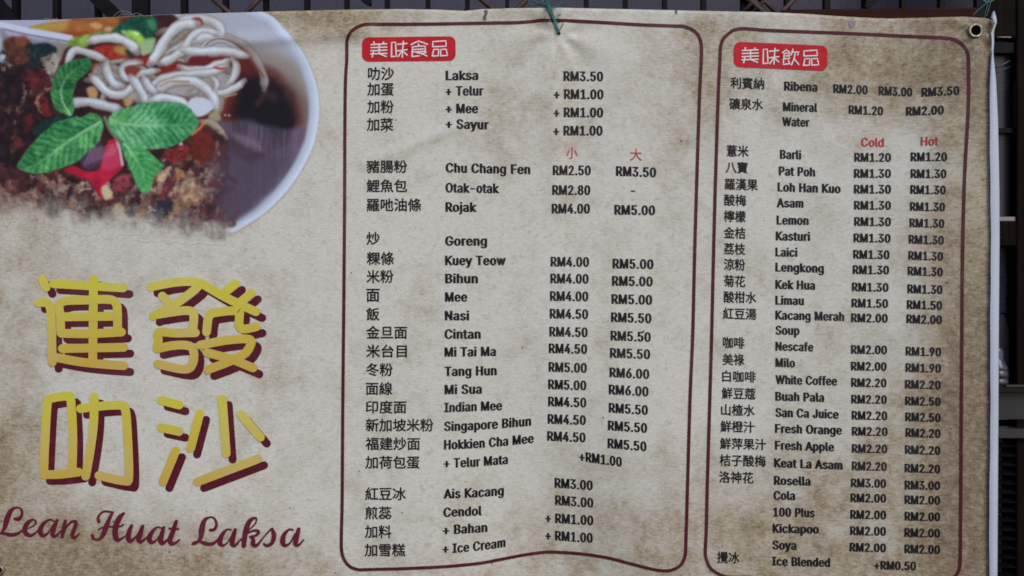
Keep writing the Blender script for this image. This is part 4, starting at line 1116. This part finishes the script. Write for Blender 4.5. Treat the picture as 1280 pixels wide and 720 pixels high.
# ------------------------------------------------------------------ the price lists.  (name, x0, y0, x1, y1), (chinese, x0, yc, advance, slope), prices
CL, CR = 11.9, 11.2
LEFT = [
 (('Laksa', 557, 100.2, 598, 99.8), ('叻沙', 460, 92, 16.6), [('RM3.50', 704.4, 101, 754, 101.6)]),
 (('+ Telur', 557, 119.6, 604.4, 119.2), ('加蛋', 459, 111.6, 17), [('+ RM1.00', 692.2, 123.5, 754.4, 124)]),
 (('+ Mee', 557, 141.4, 598, 141.4), ('加粉', 458.8, 133.4, 17), [('+ RM1.00', 692, 146.3, 754, 146.7)]),
 (('+ Sayur', 557, 160.2, 611, 161.8), ('加菜', 458.4, 155.6, 17), [('+ RM1.00', 691.7, 169.3, 753.3, 169.3)]),
 (('Chu Chang Fen', 557, 215.4, 663, 217.6), ('豬腸粉', 458, 208.2, 17.2), [('RM2.50', 691, 218.8, 738.6, 219), ('RM3.50', 770, 219.7, 820.3, 221.6)]),
 (('Otak-otak', 556.8, 240.4, 624.4, 241.4), ('鯉魚包', 458, 232.2, 17.2), [('RM2.80', 690.3, 243.5, 738, 243.7), ('-', 789, 244, 793.6, 244.2)]),
 (('Rojak', 556.8, 264.6, 596.4, 264.8), ('羅吔油條', 458.2, 256, 17.3), [('RM4.00', 689.7, 266.8, 737.5, 266.8), ('RM5.00', 768, 268.2, 819, 269)]),
 (('Goreng', 556.4, 307, 609, 307), ('炒', 458, 298, 17.2), []),
 (('Kuey Teow', 556.4, 331.4, 632.5, 331.4), ('粿條', 458.4, 323, 17.4), [('RM4.00', 688.3, 333, 736.4, 333.5), ('RM5.00', 765.8, 335.4, 817, 336.4)]),
 (('Bihun', 556.4, 354, 597.5, 354), ('米粉', 458, 345.6, 17.2), [('RM4.00', 688, 354, 735.8, 354.6), ('RM5.00', 765, 357, 816, 358)]),
 (('Mee', 556.2, 377, 584.4, 377), ('面', 458, 369.2, 17), [('RM4.00', 687.5, 376, 735.5, 376.6), ('RM5.00', 764.4, 379.6, 815.3, 381)]),
 (('Nasi', 556, 400.4, 586.7, 400.4), ('飯', 457.8, 392.6, 17.2), [('RM4.50', 687.2, 398, 735.3, 398.8), ('RM5.50', 763.9, 402.4, 814.4, 404)]),
 (('Cintan', 555.6, 423.5, 601, 423.3), ('金旦面', 457.6, 415.4, 17.3), [('RM4.50', 686.7, 420.4, 734.7, 421.5), ('RM5.50', 763.3, 425.4, 813.6, 427.4)]),
 (('Mi Tai Ma', 555.6, 446, 620, 445), ('米台目', 457.6, 438.8, 17.2), [('RM4.50', 686, 441.3, 734, 442.4), ('RM5.50', 762.5, 447, 812.8, 449)]),
 (('Tang Hun', 555.6, 470.2, 621, 469), ('冬粉', 457.6, 462, 17), [('RM5.00', 685.8, 464.6, 733.6, 466), ('RM6.00', 762, 471.3, 811.7, 473.8)]),
 (('Mi Sua', 555.7, 493, 602.4, 492), ('面線', 457.2, 485.6, 17), [('RM5.00', 685.3, 486.3, 733, 488), ('RM6.00', 761, 492.7, 810.8, 495.6)]),
 (('Indian Mee', 555.2, 515.4, 628, 512.7), ('印度面', 457, 508.8, 17.2), [('RM4.50', 685.2, 507.7, 733, 509.4), ('RM5.50', 761, 515.6, 810, 518.8)]),
 (('Singapore Bihun', 555, 538.8, 664, 532), ('新加坡米粉', 457, 531.4, 17.1), [('RM4.50', 684.6, 529.6, 732.4, 531.3), ('RM5.50', 760, 537.7, 809, 541.2)]),
 (('Hokkien Cha Mee', 555, 561.8, 667.5, 553.4), ('福建炒面', 456.8, 554.8, 17.2), [('RM4.50', 684, 551, 732, 553), ('RM5.50', 759.5, 560, 808.2, 564.3)]),
 (('+ Telur Mata', 554.8, 584.8, 635, 579.8), ('加荷包蛋', 456.6, 578, 17.2), [('+RM1.00', 724.2, 576.2, 777.3, 583.6)]),
 (('Ais Kacang', 554.4, 623.2, 630, 618.8), ('紅豆冰', 456.4, 617.2, 17.2), [('RM3.00', 693.3, 609.4, 741, 613)]),
 (('Cendol', 554.2, 646.4, 602.7, 644.2), ('煎蕊', 456.2, 641.2, 17), [('RM3.00', 694, 631, 741.7, 634.8)]),
 (('+ Bahan', 553.6, 668.6, 609.4, 665), ('加料', 456, 664.6, 17), [('+ RM1.00', 681.7, 653, 741.7, 656.7)]),
 (('+ Ice Cream', 553.4, 691.6, 632, 683.5), ('加雪糕', 455.6, 687.6, 17.2), [('+ RM1.00', 681.7, 674.8, 741, 678.6)]),
]
RIGHT = [
 (('Ribena', 980.2, 113, 1021.8, 114.3), ('利賓納', 913, 103.2, 14.3), [('RM2.00', 1041.8, 116, 1084.8, 117.9), ('RM3.00', 1098.5, 118.6, 1140.5, 120.8), ('RM3.50', 1152, 120.8, 1199.5, 118.3)]),
 (('Mineral', 978.8, 138.8, 1022, 140), ('礦泉水', 911.7, 129.4, 14.3), [('RM1.20', 1061, 142.4, 1104, 144.3), ('RM2.00', 1132.5, 144.6, 1180, 142.8)]),
 (('Water', 977.6, 157.4, 1012, 158.5), None, []),
 (('Barli', 975, 198.3, 1001.7, 199.2), ('薏米', 908.2, 188.2, 14.2), [('RM1.20', 1068, 202, 1113.8, 202.2), ('RM1.20', 1138.4, 201.5, 1184, 201.3)]),
 (('Pat Poh', 973.6, 219, 1019, 220.6), ('八寶', 907, 208.8, 14.2), [('RM1.30', 1067.5, 222.2, 1113.8, 222.3), ('RM1.30', 1138.4, 222.4, 1183.2, 222.6)]),
 (('Loh Han Kuo', 972, 239.2, 1051, 241.4), ('羅漢果', 905.8, 229.9, 14.1), [('RM1.30', 1067.5, 241.8, 1113.8, 242), ('RM1.30', 1138, 242.3, 1182.3, 243)]),
 (('Asam', 970.8, 259, 1004.5, 259.6), ('酸梅', 905.2, 249.8, 14.1), [('RM1.30', 1067.6, 261.9, 1113.8, 262.2), ('RM1.30', 1137.6, 263.4, 1181.4, 264.2)]),
 (('Lemon', 970.8, 280.5, 1011, 281.2), ('檸檬', 904.8, 270, 14), [('RM1.30', 1067.8, 282.2, 1113.8, 282.8), ('RM1.30', 1137, 283.8, 1180.6, 285)]),
 (('Kasturi', 969.8, 300.4, 1012.8, 301.2), ('金桔', 904.7, 290.6, 13.9), [('RM1.30', 1067, 302.7, 1113.4, 303.4), ('RM1.30', 1136, 304.4, 1180, 305.8)]),
 (('Laici', 969.3, 320.4, 997, 321), ('荔枝', 904.7, 310.8, 13.8), [('RM1.30', 1066.6, 323.3, 1112, 324), ('RM1.30', 1135.5, 324.7, 1179, 326)]),
 (('Lengkong', 969.3, 339.3, 1030, 341), ('涼粉', 904.8, 330.3, 13.7), [('RM1.30', 1066, 342.4, 1111.5, 343.1), ('RM1.30', 1134.8, 344, 1178.8, 345.5)]),
 (('Kek Hua', 969.3, 361, 1019, 362.2), ('菊花', 904.7, 351, 13.8), [('RM1.30', 1065, 364, 1110.8, 364.8), ('RM1.30', 1134.4, 366.3, 1178.3, 367.7)]),
 (('Limau', 969.3, 380.7, 1005, 381.4), ('酸柑水', 904.6, 371, 13.9), [('RM1.50', 1064.5, 384.2, 1110.3, 385), ('RM1.50', 1133.7, 386, 1177.8, 387.5)]),
 (('Kacang Merah', 969.3, 399.3, 1055.5, 401.3), ('紅豆湯', 903.8, 391.6, 14.1), [('RM2.00', 1064, 402.6, 1109.8, 403.4), ('RM2.00', 1133.2, 404, 1177.6, 405.2)]),
 (('Soup', 969.3, 418.2, 999.6, 418.8), None, []),
 (('Nescafe', 969.3, 438.2, 1017, 439.4), ('咖啡', 903.7, 428, 13.8), [('RM2.00', 1063.8, 442.2, 1108.9, 442.9), ('RM1.90', 1132.2, 444.3, 1176.6, 445.5)]),
 (('Milo', 969.3, 458.7, 994, 459.3), ('美祿', 903.2, 449, 14), [('RM2.00', 1063.8, 463, 1108.4, 463.7), ('RM1.90', 1132, 464.9, 1176.4, 466)]),
 (('White Coffee', 969.3, 480, 1046.7, 481.9), ('白咖啡', 902.8, 470.1, 14.2), [('RM2.20', 1064, 483.5, 1108.2, 484.2), ('RM2.20', 1131.3, 485.6, 1176, 486.8)]),
 (('Buah Pala', 969.2, 500.8, 1030.4, 502.4), ('鮮豆蔻', 902.1, 491.3, 14.3), [('RM2.20', 1064.2, 504.3, 1108.6, 505), ('RM2.50', 1131.5, 506.4, 1176, 507.6)]),
 (('San Ca Juice', 969.2, 521, 1048.6, 523.4), ('山楂水', 901.4, 512, 14.3), [('RM2.20', 1064.7, 524.6, 1109.3, 525.3), ('RM2.50', 1131.8, 526.3, 1176, 527.7)]),
 (('Fresh Orange', 968.8, 541.1, 1052.8, 543.3), ('鮮橙汁', 900.4, 532.8, 14.4), [('RM2.20', 1065, 544.4, 1109.6, 545.1), ('RM2.20', 1132, 546.1, 1175.8, 547.5)]),
 (('Fresh Apple', 968.8, 562, 1043, 564.3), ('鮮萍果汁', 899.9, 554.2, 14.6), [('RM2.20', 1065, 566, 1109.3, 566.7), ('RM2.20', 1131.3, 567.4, 1175.6, 568.8)]),
 (('Keat La Asam', 967.8, 584, 1053.3, 587), ('桔子酸梅', 899.5, 575, 14.6), [('RM2.20', 1064.9, 587.8, 1108.7, 588.7), ('RM2.20', 1130.9, 590.4, 1175.4, 591.8)]),
 (('Rosella', 967.5, 606, 1013.3, 607.1), ('洛神花', 898.8, 596.1, 14.6), [('RM3.00', 1063.8, 608.9, 1107.8, 610), ('RM3.00', 1130.9, 611.6, 1175.4, 612.7)]),
 (('Cola', 967, 624.7, 994, 625.2), None, [('RM2.00', 1063.2, 627.6, 1107.8, 628.5), ('RM2.00', 1130.9, 630, 1175.4, 631.1)]),
 (('100 Plus', 966.4, 645.6, 1018.7, 646.7), None, [('RM2.00', 1062.9, 648.4, 1107.8, 649.4), ('RM2.00', 1130.9, 650.7, 1175.4, 651.7)]),
 (('Kickapoo', 965.8, 666, 1023.8, 667.1), None, [('RM2.00', 1062.7, 668.9, 1107.6, 669.8), ('RM2.00', 1130.7, 671.1, 1175.2, 672.2)]),
 (('Soya', 965.5, 686.7, 995.6, 687.3), None, [('RM2.00', 1062.2, 689.3, 1107.6, 690.4), ('RM2.00', 1130.7, 691.6, 1175.2, 692.7)]),
 (('Ice Blended', 965, 706.9, 1037.8, 708.7), ('攪冰', 896.4, 696.6, 14.4), [('+RM0.50', 1092.9, 711.8, 1145.3, 713.2)]),
]
for rows, cap, nm, chh in ((LEFT, CL, 'dish_name', 16.6), (RIGHT, CR, 'drink_name', 14.8)):
    for (s_, x0, y0, x1, y1), zh, prices in rows:
        cv = 1.6 if (y0 - y1) > 4 else 1.0
        main = write(nm, s_, x0, y0, x1, y1, cap, M_BLACK, BN, True, 0.051, cv)
        if zh:
            t_, zx, zy, adv = zh
            n_ = len(t_)
            sl_ = 0.0 if nm == 'dish_name' else 0.028
            write('chinese_name', t_, zx, zy, zx + adv * n_ - 0.5, zy + sl_ * adv * n_, chh, M_BLACK, main, False, 0.018)
        for ps, a0, b0, a1, b1 in prices:
            write('price', ps, a0, b0, a1, b1, cap + 0.25 if nm == 'dish_name' else cap - 0.2, M_BLACK, main, True, 0.05)
write('size_heading', '小', 708, 191.2, 722, 191.2, 14.6, M_RED, BN, False, 0.004)
write('size_heading', '大', 787.6, 193.2, 802.6, 193.6, 14.8, M_RED, BN, False, 0.004)
write('column_heading', 'Cold', 1076.5, 183, 1105, 183.6, 11, M_RED, BN, True, 0.034)
write('column_heading', 'Hot', 1151, 182, 1173.3, 181.6, 11, M_RED, BN, True, 0.034)

# scuffs and specks that have a shape of their own
def stain(pts, name='stain', mat=None):
    f_ = Flat(); P = catmull(pts, 4, True); c = np.mean(P, 0)
    f_.v = [(c[0], c[1], 0.0007)] + [(p[0], p[1], 0.0007) for p in P]
    f_.f = [(0, 1 + i, 1 + (i + 1) % len(P)) for i in range(len(P))]
    f_.build(name, mat or M_STAIN, BN)
stain([(605, 13), (609, 12.5), (609.5, 17), (608, 20), (607.5, 25), (604.5, 24.5), (604, 20), (606, 17)])
stain([(844, 12.5), (846.4, 13), (846, 17), (844.6, 17.6)])
M_SMUDGE = ink('grey_smudge', (0.24, 0.22, 0.23), 0.5)
stain([(1061, 27.5), (1066, 26), (1070, 27), (1068, 33), (1063, 34.5)], 'stain', M_SMUDGE)
for x, y, r in ((489, 143, 0.7), (482, 165, 0.9), (439, 341, 0.9), (653, 434, 0.9), (534, 488, 0.6), (449, 589, 0.8), (582, 602, 0.7), (503, 641, 0.9), (527, 651, 0.6), (867, 116, 0.7), (1147, 154, 0.7), (754, 522, 1.1), (1183.5, 353, 1.4), (1227, 457, 1.1), (903, 683, 0.9),
                (419, 716, 0.9), (54, 692, 1.0), (134, 693, 1.0), (212, 690, 1.2), (223, 682, 0.8), (258, 639, 0.7), (362, 635, 0.8), (95, 357, 0.8), (117, 377, 0.9), (308, 460, 0.8), (495, 150, 0.7)):
    stain([(x - r, y), (x, y - r), (x + r * 1.2, y), (x, y + r * 0.9)])

# eyelets
M_RING = mat_plain('tarnished_brass_ring', (0.27, 0.235, 0.185), 0.42, 0.6, 160, metallic=0.85, bump=0.3)
M_HOLE = mat_plain('eyelet_shadow_gap', (0.004, 0.003, 0.003), 0.9, spec=0.0)
def eyelet(ex, ey, r0, r1, tilt=0.0):
    V, F = [], []
    NS, NT = 36, 10
    rm, rt = (r0 + r1) / 2 * S, (r1 - r0) / 2 * S
    c = on(ex, ey, 0.0015)
    for i in range(NS):
        a = 2 * math.pi * i / NS
        for j in range(NT):
            b = 2 * math.pi * j / NT
            rr_ = rm + rt * math.cos(b)
            V.append((c[0] + rr_ * math.cos(a), c[1] - rt * 0.75 * math.sin(b) - 0.0005, c[2] + rr_ * math.sin(a)))
    for i in range(NS):
        for j in range(NT):
            F.append((i * NT + j, i * NT + (j + 1) % NT, ((i + 1) % NS) * NT + (j + 1) % NT, ((i + 1) % NS) * NT + j))
    e_ = make('eyelet', V, F, M_RING, BN)
    f_ = Flat(); f_.disc(ex, ey, r0 + 0.4, 0.0013, 24)
    f_.build('hole', M_HOLE, e_)
eyelet(1219.4, 38.4, 5.4, 9.0)
eyelet(-1.5, 713, 3.4, 7.4)
f_ = Flat(); f_.disc(698.6, 41.6, 2.1, 0.0008, 14); f_.build('cord_hole', M_HOLE, BN)

# ------------------------------------------------------------------ the cords that hold it up
M_TWINE = mat_plain('green_nylon_twine', (0.022, 0.13, 0.115), 0.45, 0.5, 220)
M_TWINE2 = mat_plain('pale_green_fibre', (0.10, 0.24, 0.22), 0.45, 0.4, 220)
def cord_front(pts, off, dd1):
    P = catmull(pts, 6); out_ = []
    for p in P:
        k_ = float(np.clip((8 - p[1]) / 20, 0, 1))
        out_.append(Vector(W(p[0], p[1], (float(depth(p[0], p[1])) - 0.0035 + off) * (1 - k_) + dd1 * k_)))
    return out_
def cord_pts(pts, dd0, dd1):
    P = catmull(pts, 6)
    n_ = len(P)
    out_ = []
    for i, p in enumerate(P):
        d_ = float(dd0 + (dd1 - dd0) * i / (n_ - 1))
        out_.append(Vector(W(p[0], p[1], d_)))
    return out_
d0 = float(depth(698.6, 41.6)) - 0.003
tw_loc = W(690, 41.6, d0)
tw = tag(empty('twine', tw_loc), 'frayed green nylon twine knotted through the hole at the top middle', 'twine')
rr = random.Random(4)
paths = []
for k in range(7):
    ph = k * 0.9
    base = [(698.4, 41.5), (696.6, 35), (693.2, 26), (690, 18), (686.5, 9), (683.5, 0), (680, -14)]
    P = [(x + 1.15 * math.sin(ph + i * 1.25) * (0.35 + 0.22 * i), y) for i, (x, y) in enumerate(base)]
    paths.append((cord_front(P, 0.0009 * math.sin(ph * 2), 0.15 + 0.004 * math.sin(ph)), 0.0014))
v, f = tube_mesh(paths, 6)
make('main_cord', v, f, M_TWINE, tw, loc=tw_loc)
loose = [[(692, 24), (697, 19), (703, 17), (704.5, 14.5), (700, 13), (694, 14), (689, 11)], [(699, 40), (703, 31), (705, 24), (701, 18), (694, 16)], [(687, 12), (693, 8), (699, 6), (702, 1), (701, -8)],
         [(690, 18), (683, 10), (674, 4), (664, 0), (655, -8)], [(688, 14), (679, 6), (668, 3), (660, -6)], [(684, 4), (690, -2), (694, -10)], [(686, 8), (678, 1), (676, -10)], [(692, 20), (686, 12), (682, 2), (683, -10)],
         [(690, 12), (697, 7), (703, 4), (706, -8)], [(688, 10), (681, 6), (672, 6), (662, 3), (658, -6)]]
for k, L_ in enumerate(loose):
    v, f = tube_mesh([(cord_pts(L_, -0.010 - 0.001 * k, 0.03 + 0.004 * k), 0.00062 if k > 2 else 0.0007)], 5)
    make('loose_strand', v, f, M_TWINE2 if k % 3 == 0 else M_TWINE, tw, loc=tw_loc)
tw2_loc = W(1231, 22, 0.01)
t2 = tag(empty('twine', tw2_loc), 'thin teal twine strands rising from the right banner corner', 'twine')
M_TWINE3 = mat_plain('dull_teal_twine', (0.05, 0.105, 0.115), 0.5, 0.4, 200)
for L_ in ([(1230.5, 23), (1232, 14), (1234.5, 5), (1236, -10)], [(1233, 20), (1236, 10), (1238.5, 2), (1240, -10)], [(1216.5, 18.6), (1222, 13), (1230, 6.5), (1236, 0), (1238, -10)]):
    v, f = tube_mesh([(cord_pts(L_, -0.006, 0.05), 0.0006)], 5)
    make('strand', v, f, M_TWINE3, t2, loc=tw2_loc)
v, f = tube_mesh([(cord_pts([(1229, 1), (1233, 3), (1239, 1), (1243, -3), (1236, -6), (1230, -2)], 0.03, 0.05), 0.0022)], 6)
make('knot', v, f, M_TWINE, t2, loc=tw2_loc)
f1_loc = W(160, 22, -0.004)
v, f = tube_mesh([(cord_pts([(142, 20), (150, 14.5), (160, 15), (169, 20), (176, 18.5)], -0.004, -0.004), 0.00035), (cord_pts([(145, 22), (154, 17.5), (164, 18), (172, 16.5), (180, 20)], -0.004, -0.004), 0.0003), (cord_pts([(54, 25), (58, 23.5), (63, 24.5), (72, 23.6)], -0.004, -0.004), 0.0006)], 5)
o = make('loose_thread', v, f, mat_plain('pale_thread', (0.25, 0.24, 0.25), 0.7), BN)
o.data.transform(__import__('mathutils').Matrix.Translation((0, 0, -ZB)))
